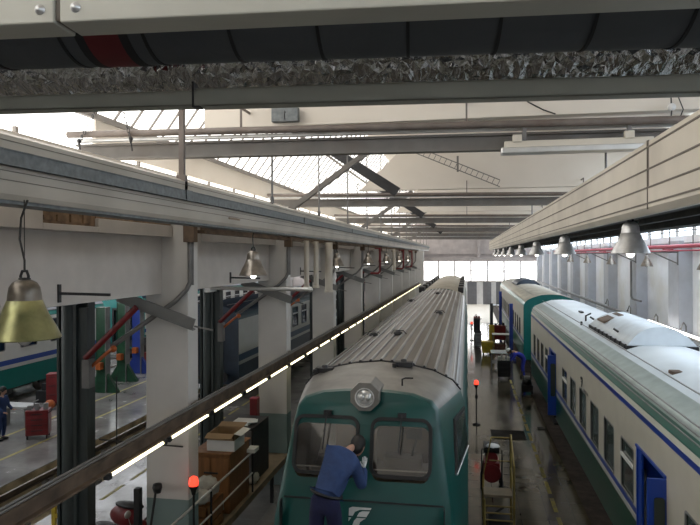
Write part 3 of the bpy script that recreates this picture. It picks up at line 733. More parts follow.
def coach(label, x0, x1, y0, y1, livery, roofmat, wins, doors, side, zt=4.12, glass='glass', shoulder=None, wz=(1.72,2.68), endm='rear', group=None, opendoors=True, ladder=False):
    xc=(x0+x1)/2; r=root('railway_coach',(xc,(y0+y1)/2,0),label,'railway coach',group)
    q=B(); q.prism(section(x0,x1,zt=zt),y0,y1)
    body=q.build('body',[livery,'black',endm],r)
    # ends in their own paint
    for p in body.data.polygons:
        if abs(p.normal.y)>.9: p.material_index=2
    xs = x0 if side<0 else x1
    c=B()
    for (yc,w,sash) in wins: c.box(xs-.05,xs+.05,yc-w/2,yc+w/2,wz[0],wz[1],1)
    for (ya,yb) in doors:
        if side<0: c.box(xs-.1,xs+.8,ya,yb,.78,2.86,1)
        else: c.box(xs-.8,xs+.1,ya,yb,.78,2.86,1)
    if wins or doors:
        co=c.build('cutter',[livery,'black'],None)
        co.location = -WL[r.name]; 
        body_w = body
        # bring cutter into the body's frame
        co.location = (0,0,0); bpy.context.view_layer.update()
        boolean_cut(body_w, co)
    # roof skin
    sec=section(x0-.012,x1+.012,zt=zt+.012)
    top=[p for p in sec if p[1]>3.6]
    # insert start points exactly at the top of the green band
    q=B(); n=len(top); th_=.012
    vs=[(x,y,z+.004) for y in (y0-.01,y1+.01) for x,z in top]
    q.add(vs,[(i,i+1,n+i+1,n+i) for i in range(n-1)],0,True)
    if shoulder:
        for idx in (0,1,n-3,n-2): q.m[idx]=1
    ro=q.build('roof',[roofmat,shoulder or roofmat],r,fixn=False)
    so=ro.modifiers.new('thick','SOLIDIFY'); so.thickness=.02; so.offset=0
    for i in range(1):
        q=B()
        for s in (-1,1):
            q.tube([(xc+s*.9,y0,zt-.03),(xc+s*.9,y1,zt-.03)],.012,5)
        q.build('roof_seam','grey',r)
    # windows
    sx=-1 if side<0 else 1
    for (yc,w,sash) in wins:
        f=B(); f.rring((xs+sx*.004,yc,(wz[0]+wz[1])/2),(0,1,0),(0,0,1),w+.04,wz[1]-wz[0]+.04,.035,.02*sx if False else .02,.09)
        fo=f.build('window','grey',r)
        g=B(); g.rring((xs-sx*.03,yc,(wz[0]+wz[1])/2),(0,1,0),(0,0,1),w,wz[1]-wz[0],.0,.01,.06,fill=True)
        g.build('pane',glass,fo)
        if sash:
            h=B(); zc=wz[0]+(wz[1]-wz[0])*.66; h.box(min(xs-sx*.02,xs+sx*.015),max(xs-sx*.02,xs+sx*.015),yc-w/2,yc+w/2,zc-.03,zc+.03); h.build('sash_bar','white',fo)
    for (ya,yb) in doors:
        if side<0 and opendoors:
            q=B(); q.box(xs-.27,xs+.02,ya-.03,ya+.03,.80,2.82); do=q.build('door','bluedoor',r,bevel=.01)
            g=B(); g.rring((xs-.11,ya-.05,2.0),(1,0,0),(0,0,1),.15,1.1,.0,.02,.04,fill=True); g.build('pane','glass',do)
            q=B(); q.box(xs-.02,xs+.5,yb-.05,yb+.02,.80,2.82); q.box(xs+.0,xs+.04,yb-.28,yb-.05,.8,2.82); do=q.build('door','bluedoor',r,bevel=.01)
            g=B(); g.tube([(xs+.10,yb-.08,1.0),(xs+.10,yb-.08,2.45)],.03,8); g.box(xs+.07,xs+.22,yb-.1,yb-.06,1.25,1.4); g.build('grab_rail','white',do)
            q=B(); q.box(xs-.03,xs+.0,ya-.03,yb+.03,2.83,2.87); q.build('door_header','bluedoor',r)
            q=B(); q.box(xs-.08,xs+.3,ya,yb,.72,.78); q.box(xs-.05,xs+.2,ya+.1,yb-.1,.45,.5); q.build('door_step','dark',r)
        else:
            q=B(); q.box(min(xs,xs-sx*.04)-.0,max(xs,xs-sx*.04),ya,yb,.8,2.84); q.build('door','bluedoor',r)
    for y in (y0+3.2,y1-3.2): bogie(r,xc,y)
    q=B(); q.box(xc-1.0,xc+1.0,y0+6.5,y0+10,.3,.66); q.box(xc-1.0,xc+1.0,y1-10,y1-6.5,.3,.66); q.build('underframe_box','dark',r)
    for s,yy in ((-1,y0),(1,y1)):
        for dx in (-.88,.88): q=B(); q.tube([(xc+dx,yy,1.05),(xc+dx,yy+s*.45,1.05)],.07,10); q.tube([(xc+dx,yy+s*.45,1.05),(xc+dx,yy+s*.5,1.05)],.22,16); q.build('buffer','dark',r)
        q=B(); q.rring((xc,yy+s*.02,1.95),(1,0,0),(0,0,1),1.15,2.2,.14,.16*(-1 if s>0 else -1) if False else .02,.2); q.box(xc-.6,xc+.6,min(yy,yy+s*.2),max(yy,yy+s*.2),2.98,3.12); q.box(xc-.62,xc-.5,min(yy,yy+s*.2),max(yy,yy+s*.2),.9,3.1); q.box(xc+.5,xc+.62,min(yy,yy+s*.2),max(yy,yy+s*.2),.9,3.1); q.build('gangway','black',r)
    return r
def hood(r, x0, x1, y0, y1, z0, h, m='hood', hatch=True):
    q=B(); L=[]
    n=10; base=z0-.14
    prof=[]
    for i in range(n+1):
        t_=i/n; x=x0+(x1-x0)*t_; z=z0+h*(1-abs(2*t_-1)**2.4); prof.append((x,z))
    loop=[(x0,base)]+prof+[(x1,base)]
    # ends slope slightly
    y0b,y1b=y0+.45,y1-.45; N=len(loop)
    vs=[(x,y0 if i in(0,N-1) else y0+.14*((z-z0)/h),z) for i,(x,z) in enumerate(loop)]+[(x,y1 if i in (0,N-1) else y1-.40*((z-z0)/h),z) for i,(x,z) in enumerate(loop)]
    q.add(vs,[(i,i+1,N+i+1,N+i) for i in range(N-1)],0,True); q.add(vs,[tuple(range(N))[::-1],tuple(range(N,2*N))],0)
    o=q.build('air_conditioning_hood',m,r)
    q=B(); q.box(x0-.03,x1+.03,y0-.02,y1+.02,base-.02,z0-.02); q.build('hood_base','black',o)
    if hatch:
        q=B(); q.box(x0+.12,x0+.68,y1-1.35,y1-.62,z0+h*.45,z0+h*.80,0); 
        vs=[(x0+.10,y1-1.5,z0+h*.50+.02),(x0+.62,y1-1.5,z0+h*1.0+.015),(x0+.62,y1-.6,z0+h*1.0+.015),(x0+.10,y1-.6,z0+h*.50+.02)]
        q=B(); q.add(vs+[Vector(v)-Vector((0,0,.05)) for v in vs],[(0,1,2,3),(7,6,5,4),(0,4,5,1),(1,5,6,2),(2,6,7,3),(3,7,4,0)]); q.build('hatch','rust',o)
        for k in range(8): q=B(); q.box(x0-.05,x0+.02,y0+.5*k+.1,y0+.5*k+.17,z0-.1,z0+.0); q.build('hood_catch','dark',o)
        for y in (y0+1.2,y1-.3): q=B(); q.tube([(x0+.06,y,z0+.16),(x0-.02,y+.1,z0+.22)],.03,6); q.build('hood_catch','dark',o)
    return o
wins=[(12.75+1.56*k,.96,k in(0,5)) for k in range(6)]+[(9.0,1.0,True),(7.4,.96,False),(5.9,.96,False)]+[(25.05,.9,True),(26.5,.9,False),(27.95,.9,False),(29.4,.9,False)]
r1=coach('cream passenger coach with blue and green bands and pale roof, nearest on the right',2.94,5.77,4.6,31.0,'coach','roofpale',wins,[(10.35,12.0),(22.5,24.1)],-1,shoulder='roofshoulder')
hood(r1,3.62,5.10,15.6,20.2,4.14,.40)
q=B(); q.box(3.62,3.86,12.35,12.6,4.0,4.1); q.build('roof_vent','rust',r1,bevel=.02)
q=B(); q.box(4.0,4.1,24,24.5,4.1,4.18); q.box(3.5,3.55,21,21.1,4.0,4.12); q.tube([(3.75,21.6,4.0),(3.75,21.6,4.25),(3.95,21.9,4.3)],.03,6); q.build('roof_hook','dark',r1)
for dz,x in ((3.70,2.985),(3.78,3.04),(3.85,3.11)):
    q=B(); q.tube([(x-.01,4.6,dz),(x-.01,31,dz)],.013,5); q.build('roof_rib','grey',r1)
# small operator mark and lettering on the side, made as raised strokes
def text_obj(name, s, size, loc, rot, mat, parent, ext=.002, shear=0):
    cu=bpy.data.curves.new(name,'FONT'); cu.body=s; cu.size=size; cu.extrude=ext; cu.shear=shear
    tmp=bpy.data.objects.new(name+'_t',cu); COL.objects.link(tmp); bpy.context.view_layer.update()
    me=bpy.data.meshes.new_from_object(tmp.evaluated_get(bpy.context.evaluated_depsgraph_get())); bpy.data.objects.remove(tmp,do_unlink=True)
    o=bpy.data.objects.new(name,me); COL.objects.link(o); me.materials.clear(); me.materials.append(M[mat])
    o.matrix_world=Matrix.Translation(loc) @ rot
    if parent is not None:
        o.parent=parent; o.location=Vector(loc)-WL[parent.name]
    return o
rotside=Matrix(((0,0,-1,0),(-1,0,0,0),(0,1,0,0),(0,0,0,1)))    # reads from outside the -x side
q=B()
def flat(b_,pts,ys,mi=0):  # polygon in (y,z) on the coach side
    n=len(pts); vs=[(2.936,y,z) for y,z in pts]+[(2.928,y,z) for y,z in pts]
    b_.add(vs,[tuple(range(n)),tuple(range(n,2*n))[::-1]]+[(i,(i+1)%n,n+(i+1)%n,n+i) for i in range(n)],mi)
flat(q,[(17.72,2.98),(17.60,3.02),(17.42,3.02),(17.40,2.98),(17.55,2.96),(17.62,2.92)],0); flat(q,[(17.48,2.97),(17.40,2.97),(17.50,2.76),(17.58,2.76)],0)
flat(q,[(17.66,2.88),(17.62,2.90),(17.40,2.90),(17.42,2.87)],0); flat(q,[(17.62,2.73),(17.56,2.73),(17.58,2.66),(17.64,2.66)],0)
q.build('operator_emblem','dark',r1)
text_obj('operator_lettering','TRENITALIA',.12,(2.93,17.25,2.70),rotside,'grey',r1)

r2=coach('cream coach with dark teal end standing beyond the nearest one on the right',2.94,5.77,35.1,59.5,'coachfar','roofbeige',[(37.5+1.7*k,1.0,False) for k in range(13)],[],-1,group=None)
hood(r2,3.55,5.15,48,52,4.12,.34,'navy',False)
coach('white coach with blue stripe and teal band at the far left edge',-21.83,-19.0,5.0,31.2,'coachleft','navy',[(7.0+2.02*k,1.05,True) for k in range(12)],[],1,glass='navyglass',wz=(2.3,3.35))
coach('white coach standing beyond the green lifting jacks on the far left',-21.83,-19.0,35.5,60.0,'coachleft','navy',[(37+2.02*k,1.05,True) for k in range(11)],[],1,glass='navyglass',wz=(2.3,3.35))
coach('coach with dark blue rounded end seen between the first two left pillars',-12.53,-9.7,26.3,52,'coachnavy','navy',[(33.5+2.0*k,1.15,True) for k in range(9)],[],1,glass='navyglass',wz=(2.2,3.3),endm='navy')

# ------------------------------------------------------------------ driving cab car with ribbed roof
XC=-1.52
r=root('cab_car',(XC,23,0),'teal driving cab car with a long ribbed metal roof, at the centre','train car')
half=[(1.50,.6),(1.525,1.2),(1.525,2.3),(1.52,3.0),(1.47,3.6),(1.40,3.84),(1.26,4.01),(.92,4.17),(.46,4.27),(0,4.31)]
front=[(1.36,.8),(1.36,1.4),(1.33,2.3),(1.23,3.0),(1.13,3.66),(1.08,3.88),(.98,4.0),(.70,4.09),(.35,4.12),(0,4.13)]
def yf(z): return 9.15+(z-2.3)*.30 if z>2.3 else 9.15-(2.3-z)*.05
ribs=[]
def roofz(x):
    a=abs(x)
    for (xa,za),(xb,zb) in zip(half[4:],half[5:]):
        if xb<=a<=xa: return zb+(za-zb)*(a-xb)/(xa-xb) if xa>xb else zb
    return 4.31
# body
loop=[(XC-a,z) for a,z in half]+[(XC+a,z) for a,z in half[:-1][::-1]]
q=B(); q.prism(loop,11.42,36.4); q.build('body',['cabside'],r)
# ribbed roof sheet
q=B(); prof=[]; x=-1.44
nr=14
for i in range(nr+1):
    xr=-1.34+2.68*i/nr
    for dx,dz in ((-.028,0),(-.018,.032),(.018,.032),(.028,0)):
        prof.append((XC+xr+dx, roofz(xr+dx)+.015+dz))
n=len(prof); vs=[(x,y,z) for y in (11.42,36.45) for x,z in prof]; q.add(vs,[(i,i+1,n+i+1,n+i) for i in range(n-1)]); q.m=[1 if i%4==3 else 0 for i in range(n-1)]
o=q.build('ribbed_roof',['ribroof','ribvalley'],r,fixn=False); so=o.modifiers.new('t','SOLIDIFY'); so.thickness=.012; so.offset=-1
q=B()
for i in range(nr+1):
    xr=-1.34+2.68*i/nr; q.ball((XC+xr,11.40,roofz(xr)+.02),(.03,.02,.025),n=8)
pts=[(XC+a,11.41,z+.005) for a,z in [(-1.40,3.84),(-1.26,4.01),(-.92,4.17),(-.46,4.27),(0,4.31),(.46,4.27),(.92,4.17),(1.26,4.01),(1.40,3.84)]]
q.tube(pts,.018,6); q.build('roof_joint','dark',r)
# nose shell
def ring(t, sc_=1.0, dy=0):
    P=[]
    for (fx,fz),(hx,hz) in zip(front,half):
        a=fx*sc_+(hx-fx*sc_)*t; z=fz+(hz-fz)*t; y0_=yf(fz)+dy; P.append((a, y0_+(11.42-y0_)*t, z))
    return [(XC-a,y,z) for a,y,z in P]+[(XC+a,y,z) for a,y,z in P[:-1][::-1]]
rings=[ring(0,.955,0),ring(.0,.99,.03),ring(.05,1.0,.05),ring(.12,1.0,.05),ring(.45),ring(1.)]
# front cap: lower z slightly so that brow rounds over
q=B(); n=len(rings[0])
for a_,b_,ri in [(rings[i],rings[i+1],i) for i in range(len(rings)-1)]:
    for i in range(n-1):
        ztop=min(a_[i][2],a_[i+1][2],b_[i][2],b_[i+1][2]); mi=0
        if ri>=2 and ztop>3.80: mi=1
        if ri>=4 and ztop>3.62: mi=1
        q.add([a_[i],a_[i+1],b_[i+1],b_[i]],[(0,1,2,3)],mi,False)
    q.add([a_[0],a_[n-1],b_[n-1],b_[0]],[(0,3,2,1)],0)
m_=n//2
for i in range(m_):
    A=rings[0]; j=n-1-i
    if i==m_-1: q.add([A[i],A[m_],A[j]],[(0,1,2)],0)
    else: q.add([A[i],A[i+1],A[j-1],A[j]],[(0,1,2,3)],0)
A=rings[-1]
q.add(A,[tuple(range(n))],0)
nose=q.build('cab_nose',['teal','cabgrey','inner'],r)
bm=bmesh.new(); bm.from_mesh(nose.data); bmesh.ops.remove_doubles(bm,verts=bm.verts,dist=.0005); bmesh.ops.recalc_face_normals(bm,faces=bm.faces); bm.to_mesh(nose.data); bm.free()
for p in nose.data.polygons: p.use_smooth=False
# windscreen openings
tilt=Vector((0,.30,1)).normalized(); nrm=Vector((1,0,0)).cross(tilt)   # points backwards (+y)?
WS=[(XC-.59,3.35,.93,.79),(XC+.545,3.35,.84,.79)]
cb=B()
cb.box(XC-.98,XC+.98,9.85,11.2,2.3,3.62,2)
cut=cb.build('cutter',['teal','cabgrey','inner'])
cut.location=-Vector((XC,23,0)); cut.location=(0,0,0)
boolean_cut(nose,cut) if False else None
def cutter_apply(build):
    c=B(); build(c); co=c.build('cutter',['teal','cabgrey','inner']); boolean_cut(nose,co)
bpy.data.objects.remove(cut,do_unlink=True) if cut.name in bpy.data.objects else None
cutter_apply(lambda c: c.box(XC-1.0,XC+.98,9.92,11.2,2.3,3.66,2))
for (x,z,w,h) in WS:
    def f(c,x=x,z=z,w=w,h=h):
        c.rring(Vector((x,yf(z)-.3,z+.0)),(1,0,0),tilt,w,h,0,-1.0 if nrm.y<0 else 1.0,.12,2,fill=True)
    cutter_apply(f)
for (x,z,w,h) in WS:
    s=1 if nrm.y>0 else -1
    c0=Vector((x,yf(z),z))
    f_=B(); f_.rring(c0-nrm*s*.03,(1,0,0),tilt,w+.08,h+.08,.05,.05*s,.16)
    fo=f_.build('windscreen_frame','black',r)
    g=B(); g.rring(c0+nrm*s*.01,(1,0,0),tilt,w+.02,h+.02,0,.012*s,.11,fill=True); g.build('windscreen','wind',fo)
    w_=B(); w_.tube([c0-nrm*s*.05+Vector((.02,0,.48)),c0-nrm*s*.06+Vector((.0,-.04,.2)),c0-nrm*s*.06+Vector((-.02,-.10,-.05))],.010,6); w_.box(x-.05,x+.07,yf(3.80)-.07,yf(3.80),3.78,3.84); w_.build('wiper','dark',fo)
for p in nose.data.polygons: p.use_smooth = p.material_index<2
es=nose.modifiers.new('split','EDGE_SPLIT'); es.split_angle=R(38)
# cab interior
for (x,z,w,h) in WS:
    for zz in (z-h*.43,z+h*.36): q=B(); q.tube([(x-w/2,yf(zz)+.10,zz),(x+w/2,yf(zz)+.10,zz)],.012,6); q.build('reflection_rod','white',r)  # white rods imitate light lines reflected in the windscreen
q=B(); q.box(XC-.95,XC+.95,10.0,10.45,2.3,2.83); q.box(XC-.9,XC-.1,10.2,10.5,2.83,2.93); q.box(XC+.2,XC+.8,10.15,10.45,2.83,2.98); q.build('driver_desk','grey',r)
q=B(); q.box(XC-.70,XC-.30,10.7,10.8,2.9,3.62); q.box(XC-.55,XC-.1,10.6,11.0,2.6,2.72); q.build('driver_seat','seat',r,bevel=.03)
q=B(); q.bar((XC-.95,10.3,2.6),(XC-.72,10.6,3.6),.05,.08); q.bar((XC-.35,10.5,3.5),(XC+.0,10.6,2.8),.03,.06); q.build('inner_strut','white',r)
q=B(); q.tube([(XC+.45,10.3,2.9),(XC+.5,10.4,3.45)],.02,6); q.tube([(XC+.62,10.3,2.9),(XC+.72,10.4,3.3),(XC+.5,10.4,3.35)],.02,6); q.box(XC+.55,XC+.8,10.3,10.36,3.25,3.42); q.build('control_lever','dark',r)
# headlight
q=B(); hx=.235
hexp=[(hx*math.cos(R(a)),.225*math.sin(R(a))) for a in (22,68,112,158,202,248,292,338)]
q.prism([(XC+x,4.08+z) for x,z in hexp],9.50,10.05,0); o=q.build('headlight_housing','cabgrey',r,bevel=.012)
q=B(); q.lathe([(.15,-.02),(.135,-.03),(.13,.02),(.14,.03)],(XC,9.50,4.07),24,axis='y'); q.build('headlight_rim','alu',o)
q=B(); q.lathe([(0,.0),(.06,-.005),(.13,-.0),(.13,.01)],(XC,9.49,4.07),24,axis='y'); q.ball((XC-.045,9.485,4.07),(.045,.02,.05),n=12); q.ball((XC+.05,9.485,4.07),(.045,.02,.05),n=12); q.build('headlight_lens','lens',o)
# cab roof fittings
q=B()
for dx in (-1.0,.42):
    q=B(); zz=roofz(dx)+.0; q.box(XC+dx-.16,XC+dx+.16,11.15,11.32,zz-.02,zz+.07); q.lathe([(.06,0),(.05,.05),(0,.06)],(XC+dx,11.22,zz+.06),12); q.box(XC+dx-.19,XC+dx-.12,11.1,11.2,zz-.03,zz+.05); q.build('roof_horn','dark',r,bevel=.01)
q=B(); q.tube([(XC+.50,10.15,4.10),(XC+.50,10.15,4.24),(XC+.56,10.1,4.27),(XC+.68,10.1,4.27)],.014,6); q.build('aerial','dark',r)
# side window on the right cheek and teal front detail
def cheek(y,z,out=.0):
    for (a,b_),(c,d) in zip(zip(front,half),zip(front[1:],half[1:])): pass
    def wf(z_): 
        for (xa,za),(xb,zb) in zip(front,front[1:]):
            if za<=z_<=zb: return xa+(xb-xa)*(z_-za)/(zb-za)
        return front[-1][0]
    w0=wf(z); t_=(y-yf(z))/(11.42-yf(z)); w1=1.52 if z<3.0 else 1.52-(z-3.0)/.6*.05; return XC+w0+(w1-w0)*t_+out
ya=[(9.95,2.84),(11.3,2.90),(11.3,3.58),(10.4,3.58)]
vs=[(cheek(y,z,.022),y,z) for y,z in ya]+[(cheek(y,z,-.01),y,z) for y,z in ya]
q=B(); q.add(vs,[(0,1,2,3),(7,6,5,4),(0,4,5,1),(1,5,6,2),(2,6,7,3),(3,7,4,0)]); so_=q.build('side_window','black',r)
ym=[(10.1,2.90),(11.2,2.96),(11.2,3.52),(10.5,3.52)]
vs=[(cheek(y,z,.028),y,z) for y,z in ym]+[(cheek(y,z,.02),y,z) for y,z in ym]
q=B(); q.add(vs,[(0,1,2,3),(7,6,5,4),(0,4,5,1),(1,5,6,2),(2,6,7,3),(3,7,4,0)]); q.build('pane','glass',so_)
q=B(); q.tube([(cheek(y,z,.028),y,z) for y,z in ya[:2]],.012,6); q.build('window_trim','alu',so_)
# front panel line, emblem
q=B(); q.box(XC-1.18,XC+1.18,yf(2.62)-.022,yf(2.62)-.0,2.60,2.62); q.box(XC-1.2,XC-1.185,9.05,9.16,1.4,2.62); q.box(XC+1.185,XC+1.2,9.05,9.16,1.4,2.62); q.build('panel_seam','dark',r)
q=B()
def fl(b_,pts,z0):      # polygon in front plane coordinates (x,z), hugging the raked plane
    n=len(pts); vs=[(XC+x,yf(z)-.012,z) for x,z in pts]+[(XC+x,yf(z)+.004,z) for x,z in pts]
    b_.add(vs,[tuple(range(n)),tuple(range(n,2*n))[::-1]]+[(i,(i+1)%n,n+(i+1)%n,n+i) for i in range(n)])
ex,ez=-.19,2.53
fl(q,[(ex+.0,ez-.02),(ex+.05,ez),(ex+.33,ez),(ex+.32,ez-.025),(ex+.16,ez-.03),(ex+.09,ez-.06),(ex+.06,ez-.115),(ex+.0,ez-.115)],0)
fl(q,[(ex+.31,ez-.045),(ex+.26,ez-.12),(ex+.12,ez-.12),(ex+.15,ez-.07),(ex+.2,ez-.048)],0)
fl(q,[(ex+.25,ez-.14),(ex+.22,ez-.155),(ex+.17,ez-.19),(ex+.15,ez-.26),(ex+.05,ez-.26),(ex+.08,ez-.18),(ex+.12,ez-.14)],0)
fl(q,[(ex+.0,ez-.14),(ex+.04,ez-.14),(ex+.0,ez-.19)],0)
fl(q,[(ex+.0,ez-.30),(ex+.3,ez-.30),(ex+.26,ez-.36),(ex+.02,ez-.36)],0)
q.build('operator_emblem','alu',r)
for dx in (-.9,.9): q=B(); q.tube([(XC+dx,9.1,1.05),(XC+dx,8.65,1.05)],.08,10); q.box(XC+dx-.3,XC+dx+.3,8.58,8.65,.88,1.22); q.build('buffer','dark',r)
for dx in (-1.05,1.05): q=B(); q.lathe([(0,-.01),(.12,-.01),(.13,.03)],(XC+dx,9.07,1.55),20,axis='y'); q.build('marker_light','lens',r)
for y in (14.2,33.2): bogie(r,XC,y)
# roof vents scattered along
for i,(x,y) in enumerate(((-.75,15.6),(-.1,15.2),(.6,21.6),(-.9,28),(.1,31.5))):
    q=B(); z=roofz(x); q.lathe([(.11,0),(.11,.05),(.05,.09),(0,.09)],(XC+x,y,z+.02),12); q.tube([(XC+x-.16,y,z+.04),(XC+x-.1,y,z+.13),(XC+x+.12,y,z+.12),(XC+x+.2,y,z+.04)],.012,5); q.build('roof_vent','dark',r)
q=B()
for i in range(12): q.box(XC+1.515,XC+1.535,14.5+1.75*i,15.5+1.75*i,2.1,3.05)
q.build('side_pane','glass',r)

# coach beyond on the same track
r=root('railway_coach',(XC,49.4,0),'grey beige roofed coach coupled behind the ribbed roof car','railway coach')
q=B(); q.prism(section(XC-1.45,XC+1.45,zt=4.30,zs=3.6),37.2,61.5); q.build('body',['coachfar'],r)
sec=[p for p in section(XC-1.46,XC+1.46,zt=4.315,zs=3.6) if p[1]>3.7]; n=len(sec)
q=B(); vs=[(x,y,z+.004) for y in (37.19,61.51) for x,z in sec]; q.add(vs,[(i,i+1,n+i+1,n+i) for i in range(n-1)],0,True); o=q.build('roof','roofbeige',r,fixn=False); so=o.modifiers.new('t','SOLIDIFY'); so.thickness=.02
for s in (-1,1):
    for k in range(7):
        y=38.2+3.4*k; q=B(); q.box(XC+s*1.15-.16,XC+s*1.15+.16,y,y+1.5,4.0,4.33); q.build('roof_equipment_box','dark',r,bevel=.03)
for y in (40.5,58): bogie(r,XC,y)

# ------------------------------------------------------------------ people
def skin(name, nodes, edges, mat, parent, rootn, sub=2):
    ids=list(nodes); me=bpy.data.meshes.new(name); off=WL[parent.name]
    me.from_pydata([Vector(nodes[i][0])-off for i in ids],[(ids.index(a),ids.index(b_)) for a,b_ in edges],[])
    o=bpy.data.objects.new(name,me); COL.objects.link(o); o.parent=parent
    md=o.modifiers.new('skin','SKIN'); md.use_smooth_shade=True
    sv=me.skin_vertices[0].data if me.skin_vertices else None
    if sv is None:
        bm=bmesh.new(); bm.from_mesh(me); bm.verts.layers.skin.verify(); bm.to_mesh(me); bm.free(); sv=me.skin_vertices[0].data
    for i,k in enumerate(ids):
        rr=nodes[k][1]; sv[i].radius=(rr,rr) if not isinstance(rr,tuple) else rr; sv[i].use_root=(k==rootn)
    ss=o.modifiers.new('sub','SUBSURF'); ss.levels=sub; ss.render_levels=sub
    me.materials.append(M[mat]); WL[o.name]=off.copy(); return o
def hand(parent, w, d, mat, s=1.0, side=1, curl=.5):
    """five fingers from wrist w along direction d; one skinned chain each, joined in one object"""
    w=Vector(w); d=Vector(d).normalized(); up=Vector((0,0,1)); lat=d.cross(up).normalized()*side
    if lat.length<.1: lat=Vector((1,0,0))
    dn=d.cross(lat).normalized()
    nodes={'w':(w,.026*s),'p':(w+d*.05*s,.034*s)}; edges=[('w','p')]
    for i,(o_,L) in enumerate(((-.030,.062),(-.010,.075),(.010,.070),(.030,.055))):
        a=w+d*.085*s+lat*o_*s; b1=a+d*L*.5*s; c1=b1+(d*(1-curl)+dn*curl*.9).normalized()*L*.5*s
        nodes[f'a{i}']=(a,.010*s); nodes[f'b{i}']=(b1,.0088*s); nodes[f'c{i}']=(c1,.0075*s); edges+=[('p',f'a{i}'),(f'a{i}',f'b{i}'),(f'b{i}',f'c{i}')]
    a=w+d*.03*s-lat*.035*s; b1=a+(d*.7-lat*.6).normalized()*.035*s; c1=b1+(d*.95+dn*.2).normalized()*.03*s
    nodes['t0']=(a,.012*s); nodes['t1']=(b1,.010*s); nodes['t2']=(c1,.0085*s); edges+=[('w','t0'),('t0','t1'),('t1','t2')]
    return skin('hand',nodes,edges,mat,parent,'p',1)
def head(parent, c, r_, face, skinm='skin', hairm='hair', cap=None):
    """face = direction looked at"""
    f=Vector(face).normalized(); up=Vector((0,0,1)); up=(up-f*up.dot(f)).normalized(); rt=f.cross(up)
    mr=Matrix((rt,f,up)).transposed(); c=Vector(c)
    P=lambda x,y,z: c+mr@Vector((x*r_,y*r_,z*r_))
    q=B(); q.ball(c,(r_*.78,r_*.95,r_*1.15),n=20,mrot=mr); q.ball(P(0,.25,-.65),(r_*.5,r_*.55,r_*.5),n=14,mrot=mr)
    q.ball(P(0,1.0,-.12),(r_*.12,r_*.2,r_*.22),n=8,mrot=mr)
    for s in (-1,1): q.ball(P(s*.8,-.05,-.1),(r_*.1,r_*.18,r_*.28),n=8,mrot=mr)
    ho=q.build('head',skinm,parent)
    q=B()
    for s in (-1,1): q.ball(P(s*.3,.82,.08),(r_*.1,r_*.08,r_*.06),n=8,mrot=mr)
    q.build('eye','hair',ho)
    q=B(); q.ball(P(0,.86,-.5),(r_*.24,r_*.07,r_*.05),n=8,mrot=mr); q.build('mouth','red',ho)
    q=B(); q.ball(P(0,-.14,.22),(r_*.92,r_*1.02,r_*1.08),n=20,mrot=mr); q.ball(P(0,-.38,-.28),(r_*.88,r_*.78,r_*.85),n=14,mrot=mr); q.build('hair',hairm,ho)
    if cap:
        q=B(); q.ball(P(0,-.02,.55),(r_*1.0,r_*1.08,r_*.75),n=16,mrot=mr); q.ball(P(0,.95,.45),(r_*.7,r_*.6,r_*.08),n=12,mrot=mr); q.build('cap',cap,ho)
    return ho
# worker leaning on the cab windscreen, on a low work platform
fz=2.02
r=root('person',(-1.85,8.35,fz),'person in blue work jacket and dark trousers leaning to the windscreen, seen from behind','person')
W=dict(hip=((-1.86,8.30,2.96),.17),waist=((-1.82,8.42,3.12),.175),chest=((-1.76,8.66,3.34),.205),neck=((-1.64,8.92,3.47),.07),nh=((-1.59,9.0,3.49),.06),
 sl=((-1.86,8.75,3.45),.10),sr=((-1.53,8.75,3.31),.10),el=((-1.74,9.0,3.22),.06),wl=((-1.64,9.2,3.16),.04),er=((-1.44,8.72,3.00),.062),wr=((-1.47,9.12,3.13),.042),
 hl=((-1.97,8.30,2.88),.12),kl=((-2.00,8.36,2.50),.085),al=((-2.0,8.22,2.13),.055),tl=((-2.0,8.37,2.07),.04),
 hr=((-1.76,8.30,2.88),.12),kr=((-1.74,8.38,2.50),.085),ar=((-1.74,8.24,2.13),.055),tr=((-1.74,8.39,2.07),.04))
E=[('hip','waist'),('waist','chest'),('chest','neck'),('neck','nh'),('chest','sl'),('chest','sr'),('sl','el'),('el','wl'),('sr','er'),('er','wr'),
 ('hip','hl'),('hl','kl'),('kl','al'),('al','tl'),('hip','hr'),('hr','kr'),('kr','ar'),('ar','tr')]
sm_={k:(p,(rr*.5 if k in ('hip','waist','chest','sl','sr','hl','hr') else rr-.014)) for k,(p,rr) in W.items()}
skin('body',sm_,E,'skin',r,'hip')
J={k:(W[k][0],W[k][1]+.012) for k in ('waist','chest','sl','sr','el','wl','er','wr')}; J['hem']=((-1.85,8.35,3.02),.19); J['neckb']=((-1.67,8.88,3.45),.09)
skin('jacket',J,[('hem','waist'),('waist','chest'),('chest','neckb'),('chest','sl'),('chest','sr'),('sl','el'),('el','wl'),('sr','er'),('er','wr')],'denim',r,'waist')
T={k:(W[k][0],W[k][1]+.016) for k in ('hip','hl','kl','al','hr','kr','ar')}; T['top']=((-1.86,8.36,3.04),.175)
skin('trousers',T,[('top','hip'),('hip','hl'),('hl','kl'),('kl','al'),('hip','hr'),('hr','kr'),('kr','ar')],'trouser',r,'hip')
q=B()
for x in (-2.0,-1.74): q.ball((x,8.33,2.075),(.055,.15,.055),n=12)
q.build('shoe','black',r)
q=B(); q.tube([(-1.855+.20*math.cos(a),8.36+.185*math.sin(a),3.03-.05*math.cos(a)-.03*math.sin(a)) for a in [2*math.pi*k/20 for k in range(21)]],.022,6,cap=False); q.build('belt','black',r)
head(r,(-1.55,9.08,3.47),.118,(.25,.75,-.45))
hand(r,(-1.47,9.14,3.14),(.0,.25,.8),'white',1.0,1,.2); hand(r,(-1.64,9.2,3.16),(.1,.25,.8),'skin',1.0,-1,.2)
r=root('work_platform',(-1.85,8.35,0),'small steel work platform the leaning person stands on','work platform')
